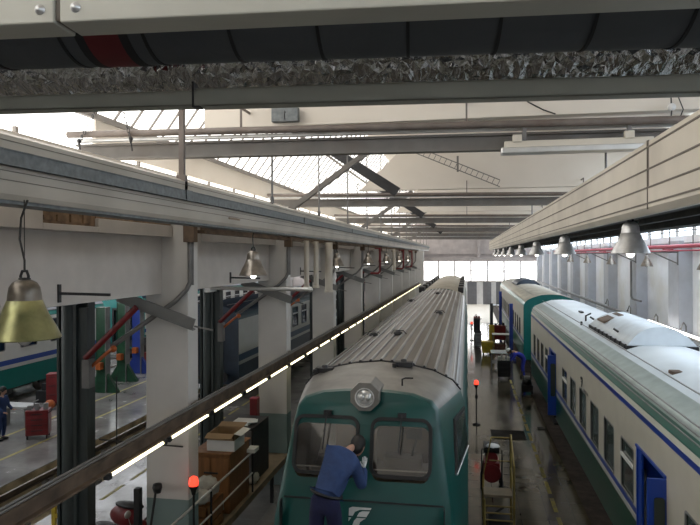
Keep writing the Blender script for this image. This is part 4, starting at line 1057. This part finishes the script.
q=B(); q.box(-2.45,-1.35,7.95,8.80,fz-.05,fz-.005); q.build('deck','grey',r)
for x in (-2.40,-1.40):
    for y in (8.0,8.5): q=B(); q.box(x-.03,x+.03,y-.03,y+.03,0-.12,fz-.05); q.build('leg','dyellow',r)
q=B()
for z in (.5,1.0,1.5): q.box(-2.4,-1.4,7.98,8.02,z,z+.04)
q.build('rung','dyellow',r)

# second worker bending over a cart in the right aisle
r=root('person',(2.72,33.6,0),'person in bright blue overalls and white cap bending over a cart in the aisle','person')
W=dict(hip=((2.82,33.6,.98),.16),waist=((2.72,33.55,1.10),.15),chest=((2.46,33.5,1.27),.175),neck=((2.26,33.45,1.32),.07),nh=((2.17,33.43,1.33),.06),
 sl=((2.38,33.28,1.25),.08),sr=((2.38,33.7,1.25),.08),el=((2.28,33.2,1.0),.055),wl=((2.12,33.15,.86),.038),er=((2.28,33.8,1.0),.055),wr=((2.12,33.75,.88),.038),
 hl=((2.82,33.48,.9),.11),kl=((2.74,33.45,.5),.078),al=((2.82,33.45,.1),.05),tl=((2.66,33.44,.05),.04),
 hr=((2.82,33.72,.9),.11),kr=((2.76,33.75,.5),.078),ar=((2.86,33.75,.1),.05),tr=((2.70,33.75,.05),.04))
skin('body',{k:(p,rr*.5 if k in ('hip','waist','chest','sl','sr','hl','hr') else rr-.014) for k,(p,rr) in W.items()},E,'skin',r,'hip')
skin('overalls',{k:(W[k][0],W[k][1]+.012) for k in W if k not in('neck','nh','tl','tr')},[e for e in E if not {'neck','nh','tl','tr'}&set(e)],'denim2',r,'hip')
q=B()
for x,y in ((2.74,33.45),(2.78,33.75)): q.ball((x,y,.055),(.15,.055,.055),n=12)
q.build('shoe','black',r)
head(r,(2.07,33.42,1.34),.125,(-.8,-.2,-.6),cap='white')
hand(r,(2.12,33.15,.86),(-.7,0,-.3),'skin'); hand(r,(2.12,33.75,.88),(-.7,0,-.3),'skin',1,-1)
# third worker at the left edge
r=root('person',(-15.5,19.2,0),'person in dark blue overalls cut off by the left edge of the picture','person')
ox,oy=-15.55,19.2
W=dict(hip=((ox,oy,.95),.15),waist=((ox,oy,1.1),.14),chest=((ox+.03,oy,1.35),.17),neck=((ox+.05,oy,1.52),.065),nh=((ox+.06,oy,1.58),.055),
 sl=((ox+.03,oy-.2,1.42),.075),sr=((ox+.03,oy+.2,1.42),.075),el=((ox+.08,oy-.25,1.15),.05),wl=((ox+.28,oy-.22,1.0),.036),er=((ox+.08,oy+.25,1.15),.05),wr=((ox+.28,oy+.2,1.02),.036),
 hl=((ox,oy-.1,.88),.10),kl=((ox+.03,oy-.12,.5),.075),al=((ox-.02,oy-.12,.1),.05),tl=((ox+.12,oy-.12,.05),.04),
 hr=((ox,oy+.1,.88),.10),kr=((ox+.03,oy+.12,.5),.075),ar=((ox-.02,oy+.12,.1),.05),tr=((ox+.12,oy+.12,.05),.04))
skin('body',{k:(p,rr*.5 if k in ('hip','waist','chest','sl','sr','hl','hr') else rr-.014) for k,(p,rr) in W.items()},E,'skin',r,'hip')
skin('overalls',{k:(W[k][0],W[k][1]+.012) for k in W if k not in('neck','nh','tl','tr')},[e for e in E if not {'neck','nh','tl','tr'}&set(e)],'denim',r,'hip')
q=B()
for y in (oy-.12,oy+.12): q.ball((ox+.05,y,.055),(.15,.055,.055),n=12)
q.build('shoe','black',r)
head(r,(ox+.09,oy,1.68),.12,(1,0,-.3))
hand(r,(ox+.28,oy-.22,1.0),(1,0,-.2),'skin'); hand(r,(ox+.28,oy+.2,1.02),(1,0,-.2),'skin',1,-1)

# ------------------------------------------------------------------ platform between the pillars with its clutter
r=root('raised_platform',(-5.4,11.5,0),'low raised wooden platform with a steel handrail between the left pillars','platform')
q=B(); q.box(-6.05,-5.62,5.5,16.6,.80,.90); q.box(-5.62,-4.72,5.5,10.45,.80,.90); q.box(-5.62,-4.72,10.98,16.6,.80,.90); q.box(-4.78,-4.70,5.5,16.6,.78,.93); q.build('deck','board',r)
for y in (6,9,12,15.5):
    for x in (-6.0,-4.85): q=B(); q.box(x-.04,x+.04,y-.04,y+.04,0,.8); q.build('leg','dark',r)
q=B(); q.tube([(-4.74,6,1.82),(-4.74,13.7,1.82)],.022,8); q.tube([(-4.74,6,1.36),(-4.74,13.7,1.36)],.018,8)
q.build('handrail','alu',r)
for y in (6.2,8.7,11.35,13.7): q=B(); q.tube([(-4.74,y,.9),(-4.74,y,1.84)],.022,8); q.build('rail_post','dark',r)
q=B(); q.box(-4.84,-4.64,13.55,13.85,1.84,1.92)
single(q,'white_carton','white','small flat white box lying on the end of the platform handrail','box')
DY=-.9
r=root('wooden_cabinet',(-5.15,13.0,.9),'varnished orange brown wooden cabinet between the first two left pillars','cabinet')
q=B(); q.box(-5.62,-4.82,12.500,13.700,.90,2.10); q.box(-5.65,-4.79,12.470,13.730,2.10,2.14); q.build('body','wood',r,bevel=.008)
q=B(); q.box(-5.60,-5.24,12.475,12.500,.95,2.05); q.build('door','wood',r,bevel=.004)
q=B(); q.box(-5.20,-4.84,12.475,12.500,.95,2.05); q.build('door','wood',r,bevel=.004)
q=B(); q.box(-5.36,-5.06,12.450,12.475,1.72,1.75); q.box(-5.56,-5.50,12.460,12.480,1.95,2.0); q.build('handle','dark',r)
r=root('cardboard_box',(-5.1,13.85,2.14),'open cardboard box with white lower half on top of the wooden cabinet','cardboard box')
q=B()
for a in ((-5.36,-5.34,12.650,13.250),(-4.80+.0,-4.78,12.650,13.250)): q.box(*a,2.14,2.50)
q.box(-5.36,-4.78,12.650,12.670,2.14,2.50); q.box(-5.36,-4.78,13.230,13.250,2.14,2.50); q.box(-5.36,-4.78,12.650,13.250,2.14,2.16); q.build('box','carton',r)
q=B(); q.box(-5.37,-4.77,12.635,12.650,2.14,2.36); q.box(-4.78,-4.765,12.650,13.250,2.14,2.36); q.build('white_band','white',r)
q=B(); q.bar((-5.07,12.650,2.50),(-5.07,12.480,2.44),.58,.012); q.build('flap','carton',r)
q=B(); q.bar((-5.07,13.240,2.50),(-5.07,13.460,2.54),.58,.012); q.build('flap','carton',r)
q=B(); q.bar((-4.78,12.950,2.50),(-4.62,12.950,2.47),.56,.012); q.build('flap','white',r)
r=root('tool_cabinet',(-5.2,14.800,.9),'tall dark grey steel cabinet behind the cardboard box','cabinet')
q=B(); q.box(-5.62,-4.90,14.200,15.400,.9,2.2); q.build('body','dark',r,bevel=.01); q=B(); q.box(-5.58,-5.28,14.170,14.200,.95,2.15); q.box(-5.24,-4.94,14.170,14.200,.95,2.15); q.build('door','grey',r)
q=B(); q.box(-5.55,-5.1,14.400,15.000,2.2,2.23); q.bar((-5.3,14.600,2.24),(-4.95,14.700,2.26),.3,.01)
single(q,'paper_sheets','white','loose white paper sheets on the dark grey steel cabinet','paper')
r=root('extinguisher_box',(-5.58,16.3,1.75),'narrow red box standing at the left front edge of the second pillar','box')
q=B(); q.box(-5.68,-5.48,16.2,16.44,1.75,2.42); q.build('case','red',r,bevel=.01); q=B(); q.box(-5.68,-5.48,16.2,16.44,2.42,2.44); q.build('lid','redpipe',r)
q=B(); q.box(-5.68,-5.48,16.2,16.42,.9,1.75); q.build('stand','dark',r)
def sack(c, s, mat, label, seed):
    rd=random.Random(seed); q=B(); n=18; m=10; vs=[]; fs=[]
    for i in range(m+1):
        th_=math.pi*i/m
        for k in range(n):
            a=2*math.pi*k/n; f=1+rd.uniform(-.14,.14) if 0<i<m else 1
            vs.append((c[0]+s[0]*f*math.sin(th_)*math.cos(a), c[1]+s[1]*f*math.sin(th_)*math.sin(a), c[2]+s[2]+s[2]*f*math.cos(th_)*.98))
    for i in range(m):
        for k in range(n): fs.append((i*n+k,(i+1)*n+k,(i+1)*n+(k+1)%n,i*n+(k+1)%n))
    q.add(vs,fs,0,True); return single(q,'rag_bundle',mat,label,'rag bundle')
r=root('wooden_crate',(-5.05,11.7,.9),'slatted brown wooden crate on the platform under the pale rag bundles','crate')
q=B(); q.box(-5.36,-4.80,11.30,12.10,.9,.94)
for z in (.96,1.14,1.32): q.box(-5.36,-4.80,11.30,11.33,z,z+.14); q.box(-4.83,-4.80,11.3,12.1,z,z+.14); q.box(-5.36,-5.33,11.3,12.1,z,z+.14); q.box(-5.36,-4.80,12.07,12.1,z,z+.14)
for x in (-5.33,-4.87): q.box(x,x+.04,11.33,11.37,.94,1.46); q.box(x,x+.04,12.03,12.07,.94,1.46)
q.box(-5.36,-4.80,11.3,12.1,1.46,1.49); q.build('slats','wood',r)
sack((-5.03,11.85,1.49),(.24,.22,.20),'cloth','pale bundle of rags on the crate, the larger one beside the red warning lamp','1')
sack((-4.98,11.45,1.49),(.20,.16,.14),'cloth','small grey white bundle on the front of the slatted crate',9)
sack((-5.1,12.30,.9),(.22,.16,.22),'cloth','crumpled pale bundle against the foot of the wooden cabinet',2)
sack((-4.98,11.12,.9),(.18,.13,.17),'sack','brown sack on the platform just behind the nearest pillar',3)
sack((-5.75,12.4,.9),(.22,.3,.2),'sack','brown sack at the back edge of the platform',4)
sack((-4.95,14.3,.9),(.15,.24,.12),'cloth','small beige bag on the platform by the wooden cabinet',5)
# warning lamps on stands
def warn(loc, h, label, gm=None):
    x,y,z=loc; r=root('warning_lamp',loc,label,'lamp',gm)
    q=B(); q.tube([(x,y,z),(x,y,z+h-.16)],.02,8); q.lathe([(.14,0),(.14,.03),(.03,.06),(.02,.08)],(x,y,z),14); q.box(x-.05,x+.05,y-.03,y+.03,z+h*.62,z+h*.62+.12); q.build('stand','black',r)
    q=B(); q.lathe([(.03,-.24),(.05,-.16),(.075,-.12),(.08,-.08)],(x,y,z+h),14); q.build('lamp_base','black',r)
    q=B(); q.lathe([(.08,-.08),(.085,-.02),(.07,.05),(.03,.075),(0,.08)],(x,y,z+h),16); q.build('red_lens','redlamp',r)
    return r
warn((-4.62,10.3,0),2.36,'lit red warning lamp on a black stand beside the nearest white pillar')
warn((.32,23.9,0),1.56,'lit red warning lamp on a thin stand in the right aisle beside the cab car')
warn((-4.45,27.5,0),2.5,'lit red warning lamp glowing beside the fourth white pillar')
warn((.33,47.5,0),1.3,'small red warning lamp far down the right aisle beside the train')
warn((-5.9,25.6,0),3.55,'small lit red lamp seen just left of the third white pillar')
# broom like pole
r=root('squeegee',(-5.15,10.2,.9),'black pole with a dark round head leaning in front of the nearest pillar','tool')
q=B(); q.tube([(-5.40,10.05,.9),(-5.33,10.32,2.12)],.022,8); q.build('handle','black',r)
q=B(); q.lathe([(0,-.10),(.06,-.09),(.085,.0),(.075,.06),(0,.08)],(-5.32,10.36,2.18),14); q.build('head','black',r)
q=B(); q.box(-5.74,-5.63,10.3,10.42,.9,2.15); single(q,'black_speaker','black','slim black box standing at the left edge of the nearest pillar','box',bevel=.01)

# ------------------------------------------------------------------ red scooters
def scooter(loc, rz, label):
    r=root('motor_scooter',(0,0,0),label,'scooter')
    q=B(); q.lathe([(.10,-.05),(.23,-.05),(.25,0),(.23,.05),(.10,.05)],(0,-.65,.25),20,axis='x'); q.lathe([(.10,-.05),(.23,-.05),(.25,0),(.23,.05),(.10,.05)],(0,.6,.25),20,axis='x'); q.build('wheel','black',r)
    q=B(); q.prism([(-.18,.3),(.18,.3),(.22,.6),(.12,.98),(-.12,.98),(-.22,.6)],-.52,-.40); q.box(-.16,.16,-.45,.25,.26,.33); q.ball((0,.5,.55),(.19,.42,.24),n=16); q.ball((0,-.62,.52),(.10,.2,.1),n=12); q.ball((0,-.52,1.0),(.16,.12,.12),n=14); q.build('bodywork','red',r)
    q=B(); q.ball((0,.4,.80),(.15,.38,.07),n=14); q.build('saddle','black',r)
    q=B(); q.tube([(-.34,-.42,1.08),(-.12,-.5,1.06),(.12,-.5,1.06),(.34,-.42,1.08)],.02,8); q.build('handlebar','dark',r)
    q=B()
    for s in (-1,1): q.tube([(s*.2,-.5,1.06),(s*.26,-.5,1.25)],.008,6); q.lathe([(0,-.01),(.07,-.01),(.075,.01),(0,.015)],(s*.27,-.5,1.31),16,axis='y')
    q.build('mirror','alu',r)
    r.location=loc; r.rotation_euler.z=rz; return r
scooter((-6.85,12.75,0),R(78),'dark red scooter with round mirrors on the floor behind the nearest pillar')
scooter((-6.72,11.6,0),R(70),'dark red scooter with mirrors, the left one of the two')
r=root('yellow_barrier',(-8.6,12.6,0),'yellow tubular barrier on the floor at the bottom left','barrier')
q=B(); q.bar((-8.95,12.6,1.0),(-8.25,12.6,1.0),.08,.10); q.bar((-8.95,12.6,.55),(-8.25,12.6,.55),.06,.08); q.build('top_bar','yellow',r)
for x in (-8.9,-8.3): q=B(); q.box(x-.04,x+.04,12.56,12.64,0,1.0); q.box(x-.04,x+.04,12.3,12.9,0,.05); q.build('leg','yellow',r)

# ------------------------------------------------------------------ tool trolleys and machines
def trolley(loc, w, d, h, mat, label, drawers=4, top=None, cat='tool trolley', rz=0, group=None):
    r=root('tool_trolley',(0,0,0),label,cat,group)
    q=B(); q.box(-w/2,w/2,-d/2,d/2,.14,h); q.build('body',mat,r,bevel=.012)
    for i in range(drawers):
        z0=.18+(h-.24)*i/drawers; z1=.18+(h-.24)*(i+1)/drawers-.02
        q=B(); q.box(-w/2+.03,w/2-.03,-d/2-.018,-d/2,z0,z1); do=q.build('drawer',mat,r)
        q=B(); q.box(-w/4,w/4,-d/2-.035,-d/2-.018,z1-.05,z1-.03); q.build('handle','dark',do)
    for sx in (-1,1):
        for sy in (-1,1):
            q=B(); q.lathe([(0,-.02),(.06,-.02),(.065,0),(.06,.02),(0,.02)],(sx*(w/2-.06),sy*(d/2-.06),.065),12,axis='x'); q.box(sx*(w/2-.06)-.03,sx*(w/2-.06)+.03,sy*(d/2-.06)-.02,sy*(d/2-.06)+.02,.07,.15); q.build('wheel','black',r)
    q=B(); q.tube([(w/2,-d/2+.05,h-.1),(w/2+.1,-d/2+.05,h-.02),(w/2+.1,d/2-.05,h-.02),(w/2,d/2-.05,h-.1)],.015,6); q.build('push_handle','dark',r)
    if top:
        rd=random.Random(len(label))
        for i in range(6):
            x=-w/3+w/3*(i%3)+rd.uniform(-.02,.02); y=(-d/5 if i<3 else d/5); q=B(); q.box(x-.07,x+.07,y-.05,y+.05,h,h+rd.uniform(.05,.22)); q.build('loose_tool',top,r,bevel=.01)
        q=B(); q.tube([(-.1,0,h),(-.14,0,h+.25),(0,0,h+.32)],.02,6); q.build('loose_tool',top,r)
    r.location=loc; r.rotation_euler.z=rz; return r
trolley((-14.5,19.7,0),.72,.55,.98,'red','dark red tool trolley with drawers and tools on top, near the left edge',4,'grey',rz=R(25))
trolley((-17.0,24.1,0),.5,.5,1.35,'red','taller red cabinet on wheels further back by the left coach',3,rz=R(20))
q=B(); q.ball((-16.7,23.4,.2),(.22,.2,.2),n=12); single(q,'orange_bucket','orange','orange round container beside the taller red cabinet','container')
trolley((1.80,33.0,0),.62,.5,.95,'dark','dark cart with clutter that the bending person works on',3,'cloth')
trolley((.75,52,0),.5,.6,1.2,'dark','dark tool cart far along the train side, with red box above it',3,'red')
trolley((.72,44,0),.42,.7,1.0,'grey','grey tool cart standing against the train side far down the aisle',3,'dark')
trolley((2.3,47.5,0),.8,.8,1.15,'red','red machine cart by the blue posts in the distance',2,'dark')
# bags and scrap bench left
r=root('work_bench',(-16.3,20.9,0),'low bench with silvery sheets behind the red tool trolley','bench')
q=B(); q.box(-16.9,-15.7,20.6,21.3,.72,.78); q.build('top','alu',r)
for x in (-16.8,-15.8): q=B(); q.box(x-.03,x+.03,20.7,21.2,0,.72); q.build('leg','grey',r)
# lifting jacks, left bay
def jack(loc, mat, h, label, w=.42):
    x,y,z=loc; r=root('lifting_jack',loc,label,'lifting jack')
    q=B(); q.box(x-w/2,x+w/2,y-.18,y+.18,0,h); q.box(x-w/2-.03,x-w/2,y-.2,y+.2,0,h); q.box(x+w/2,x+w/2+.03,y-.2,y+.2,0,h,1); q.build('column',[mat,'grey'],r)
    q=B()
    for s in (-1,1): q.add([(x+s*w/2,y-.1,0),(x+s*(w/2+.55),y-.1,0),(x+s*(w/2+.55),y-.1,.08),(x+s*w/2,y-.1,.9),(x+s*w/2,y+.1,0),(x+s*(w/2+.55),y+.1,0),(x+s*(w/2+.55),y+.1,.08),(x+s*w/2,y+.1,.9)],[(0,1,2,3),(7,6,5,4),(0,4,5,1),(1,5,6,2),(2,6,7,3),(3,7,4,0)])
    q.build('foot',mat,r)
    q=B(); q.box(x-.12,x+.12,y-.45,y-.18,1.1,1.4); q.build('lifting_claw','orange',r)
    return r
jack((-16.4,26.8,0),'greenjack',3.9,'tall green lifting jack column standing left of the nearest pillar')
jack((-16.9,29.4,0),'greenjack',3.9,'dark green lifting jack column behind the first one')
jack((-17.3,31.6,0),'bluepost',3.9,'blue lifting jack column right of the green ones')
r=root('engine_block',(-17,33.5,0),'red and black engine unit on the floor behind the blue jack','engine')
q=B(); q.box(-18.3,-15.9,32.8,34.4,.3,.9); q.build('frame','red',r); q=B()
rd=random.Random(5)
for i in range(14): x=rd.uniform(-18.1,-16.1); y=rd.uniform(33,34.2); q.tube([(x,y,.9),(x,y,.9+rd.uniform(.2,.8))],rd.uniform(.08,.2),10)
q.build('cylinder','dark',r); q=B(); q.box(-18.2,-16,33,34.2,0,.3); q.build('stand','dark',r)
for i,(x,y) in enumerate(((-13.4,29.0),(-15.2,37),(-17.6,24.8))):
    q=B(); q.box(x-.5,x+.5,y-.4,y+.4,0,.5); q.box(x-.3,x+.2,y-.3,y+.3,.5,.8); q.tube([(x+.3,y,.5),(x+.3,y,1.1)],.1,10)
    single(q,'machine_parts','dark',['dark greasy machine parts on the floor by the pit','dark machine parts in front of the second left coach','dark machine parts behind the red cabinet'][i],'machine parts',bevel=.02)
# cable trolley
q=B(); q.tube([(-6.45,10.4,2.95),(-4.86,10.4,2.9)],.015,6); single(q,'horizontal_wire','cable','thin dark wire stretched between steel column and nearest pillar','wire')
q=B(); q.tube([(-10.4,17.7,2.6),(-10.4,17.7,-.9)],.02,6); q.lathe([(.25,0),(.25,.05),(0,.05)],(-10.4,17.7,-.98),12); single(q,'thin_pole','dark','thin dark upright pole in the inspection pit','pole')

# ------------------------------------------------------------------ right aisle
r=root('compressor',(.62,17.6,0),'dark red wheeled compressor with a white cloth on it, beside the cab car','compressor')
q=B(); q.tube([(.62,17.25,.45),(.62,17.95,.45)],.24,18); q.tube([(.62,17.3,.85),(.62,17.9,.85)],.16,16); q.box(.42,.82,17.28,17.9,.55,.72); q.build('tank','red',r)
q=B(); q.box(.42,.82,17.3,17.9,.98,1.12); q.tube([(.36,17.2,.2),(.36,17.2,1.1),(.88,17.2,1.1),(.88,17.2,.2)],.02,6); q.build('frame','black',r)
q=B(); q.ball((.66,17.45,1.12),(.19,.16,.07),n=12); q.build('cloth','white',r)
for x in (.38,.88): q=B(); q.lathe([(0,-.04),(.13,-.04),(.14,0),(.13,.04),(0,.04)],(x,17.3,.14),16,axis='x'); q.lathe([(0,-.04),(.13,-.04),(.14,0),(.13,.04),(0,.04)],(x,17.9,.14),16,axis='x'); q.build('wheel','black',r)
r=root('access_stair',(.72,14.6,0),'worn yellow tubular step trolley with a wooden shelf at the bottom of the aisle','step trolley')
q=B(); q.box(.36,1.0,15.0,15.5,.66,.72); q.build('shelf','board',r,bevel=.01)
for x,h in ((.36,1.0),(1.0,1.98)):
    for y in (14.5,15.5):
        q=B(); q.tube([(x,y,0),(x,y,h if y>15 else h*.8)],.026,8); q.build('post','dyellow',r)
q=B(); q.tube([(1.0,14.5,1.58),(1.0,15.5,1.96)],.022,8); q.tube([(1.0,14.5,1.0),(1.0,15.5,1.2)],.018,8); q.tube([(.55,15.5,1.90),(1.0,15.5,1.90)],.016,8); q.tube([(.36,15.5,1.0),(.55,15.5,1.90)],.016,8); q.tube([(.5,15.5,1.35),(1.0,15.5,1.35)],.014,8)
for z,y in ((.5,14.9),(.42,14.7),(.3,14.6),(.15,14.5)): q.tube([(.36,y,z),(1.0,y,z)],.02,8)
q.build('frame','dyellow',r)
q=B(); q.box(.45,.92,14.6,15.3,.0,.32); q.tube([(.5,14.8,.32),(.8,15.0,.45)],.03,8); q.build('lower_bin','dark',r)
q=B(); q.box(.8,1.95,22.2,23.3,0,.015); 
for i in range(12): q.box(.82,1.93,22.22+i*.09,22.25+i*.09,.015,.03)
single(q,'floor_grate','dark','dark flat metal grate lying on the aisle floor behind the red compressor','grate')
q=B(); q.box(2.45,2.72,23.6,23.85,0,.03); single(q,'metal_plate','dark','small dark plate on the aisle floor near the right coach','plate')
r=root('hand_truck',(2.6,29.6,0),'black two wheeled machine trolley standing by the right coach','hand truck')
q=B(); q.box(2.38,2.86,29.4,29.9,.12,.42); q.ball((2.62,29.65,.55),(.2,.22,.18),n=14); q.tube([(2.45,29.6,.4),(2.45,29.8,.95),(2.8,29.8,.95),(2.8,29.6,.4)],.025,8); q.build('body','black',r)
q=B(); q.box(2.5,2.75,29.5,29.7,.66,.8); q.build('motor_cover','grey',r)
for x in (2.42,2.82): q=B(); q.lathe([(0,-.04),(.13,-.04),(.14,0),(.13,.04),(0,.04)],(x,29.5,.14),16,axis='x'); q.build('wheel','black',r)
def table(loc,w,d,h,label,m='white',shelf=False):
    x,y,z=loc; r=root('work_table',loc,label,'table')
    q=B(); q.box(x-w/2,x+w/2,y-d/2,y+d/2,h-.04,h); q.build('tabletop',m,r,bevel=.01)
    for sx in (-1,1):
        for sy in (-1,1): q=B(); q.box(x+sx*(w/2-.05)-.02,x+sx*(w/2-.05)+.02,y+sy*(d/2-.05)-.02,y+sy*(d/2-.05)+.02,0,h-.04); q.build('leg','grey',r)
    if shelf: q=B(); q.box(x-w/2+.05,x+w/2-.05,y-d/2+.05,y+d/2-.05,.25,.28); q.build('shelf','grey',r)
    return r
table((1.75,36.6,0),.95,1.2,.85,'white topped work table beyond the bending person','roofpale',True)
table((2.1,41.5,0),1.1,.8,1.25,'tall pale table near the yellow bin')
r=root('wheeled_bin',(1.22,41.2,0),'yellow wheeled bin in the middle of the right aisle','bin')
q=B(); q.add([(.92,40.85,.12),(1.52,40.85,.12),(1.52,41.55,.12),(.92,41.55,.12),(.85,40.8,.8),(1.6,40.8,.8),(1.6,41.6,.8),(.85,41.6,.8)],[(0,3,2,1),(4,5,6,7),(0,1,5,4),(1,2,6,5),(2,3,7,6),(3,0,4,7)]); q.build('body','yellow',r,bevel=.02)
q=B(); q.tube([(.88,40.8,.75),(.8,40.75,1.2),(.95,40.75,1.3)],.02,6); q.build('handle','dark',r)
for x in (1.0,1.45): q=B(); q.lathe([(0,-.03),(.09,-.03),(.09,.03),(0,.03)],(x,41.0,.09),12,axis='x'); q.lathe([(0,-.03),(.09,-.03),(.09,.03),(0,.03)],(x,41.4,.09),12,axis='x'); q.build('wheel','black',r)
r=root('hydraulic_post',(1.62,44.5,0),'yellow green hydraulic post with a dark upright top in the far aisle','post')
q=B(); q.box(1.45,1.8,44.3,44.7,0,1.5); q.build('base','yellow',r,bevel=.03); q=B(); q.tube([(1.62,44.5,1.4),(1.62,44.5,2.95)],.11,10); q.build('ram','dark',r)
for i,(x,y,h) in enumerate(((2.55,51.2,3.4),(2.55,38.9,3.35))):
    r=root('jack_post',(x,y,0),['thin tall blue post beside the far right coach, the further one','thin tall blue post beside the end of the far right coach, the nearer one'][i],'post')
    q=B(); q.box(x-.1,x+.1,y-.1,y+.1,0,h); q.build('column','bluepost',r); q=B(); q.box(x-.3,x+.25,y-.3,y+.3,0,.15); q.build('base','bluepost',r)
r=root('folding_sign',(2.35,14.2,0),'yellow tubular hoop with its tip just in view at the bottom of the aisle','barrier')
q=B(); q.tube([(2.62,13.3,0),(2.74,13.3,.75),(2.78,13.3,.80),(2.82,13.3,.75),(2.79,13.3,0)],.02,8); q.build('hoop','yellow',r)

# ------------------------------------------------------------------ camera, world, colour
cam=bpy.data.cameras.new('camera'); co=bpy.data.objects.new('camera',cam); COL.objects.link(co)
cam.sensor_width=36; cam.lens=640/700*36; cam.shift_y=-.0093; cam.clip_end=300; cam.clip_start=.05
co.location=(0,0,6.2)
co.rotation_euler=(Matrix.Rotation(R(10.36),4,'Z') @ Matrix.Rotation(R(90),4,'X') @ Matrix.Rotation(R(-.2),4,'Z')).to_euler()
sc.camera=co
w=bpy.data.worlds.new('sky'); sc.world=w; w.use_nodes=True; nt=w.node_tree
bg=nt.nodes['Background']; bg.inputs[0].default_value=(.85,.92,1,1); bg.inputs[1].default_value=1.0
sc.view_settings.view_transform='Standard'; sc.view_settings.look='None'; sc.view_settings.exposure=-0.12; sc.view_settings.gamma=1
sc.view_settings.use_curve_mapping=False
for o in bpy.data.objects:
    if 'label' in o.keys(): o['label'] = o['label'].replace('nearest from the camera', 'nearest to the camera')
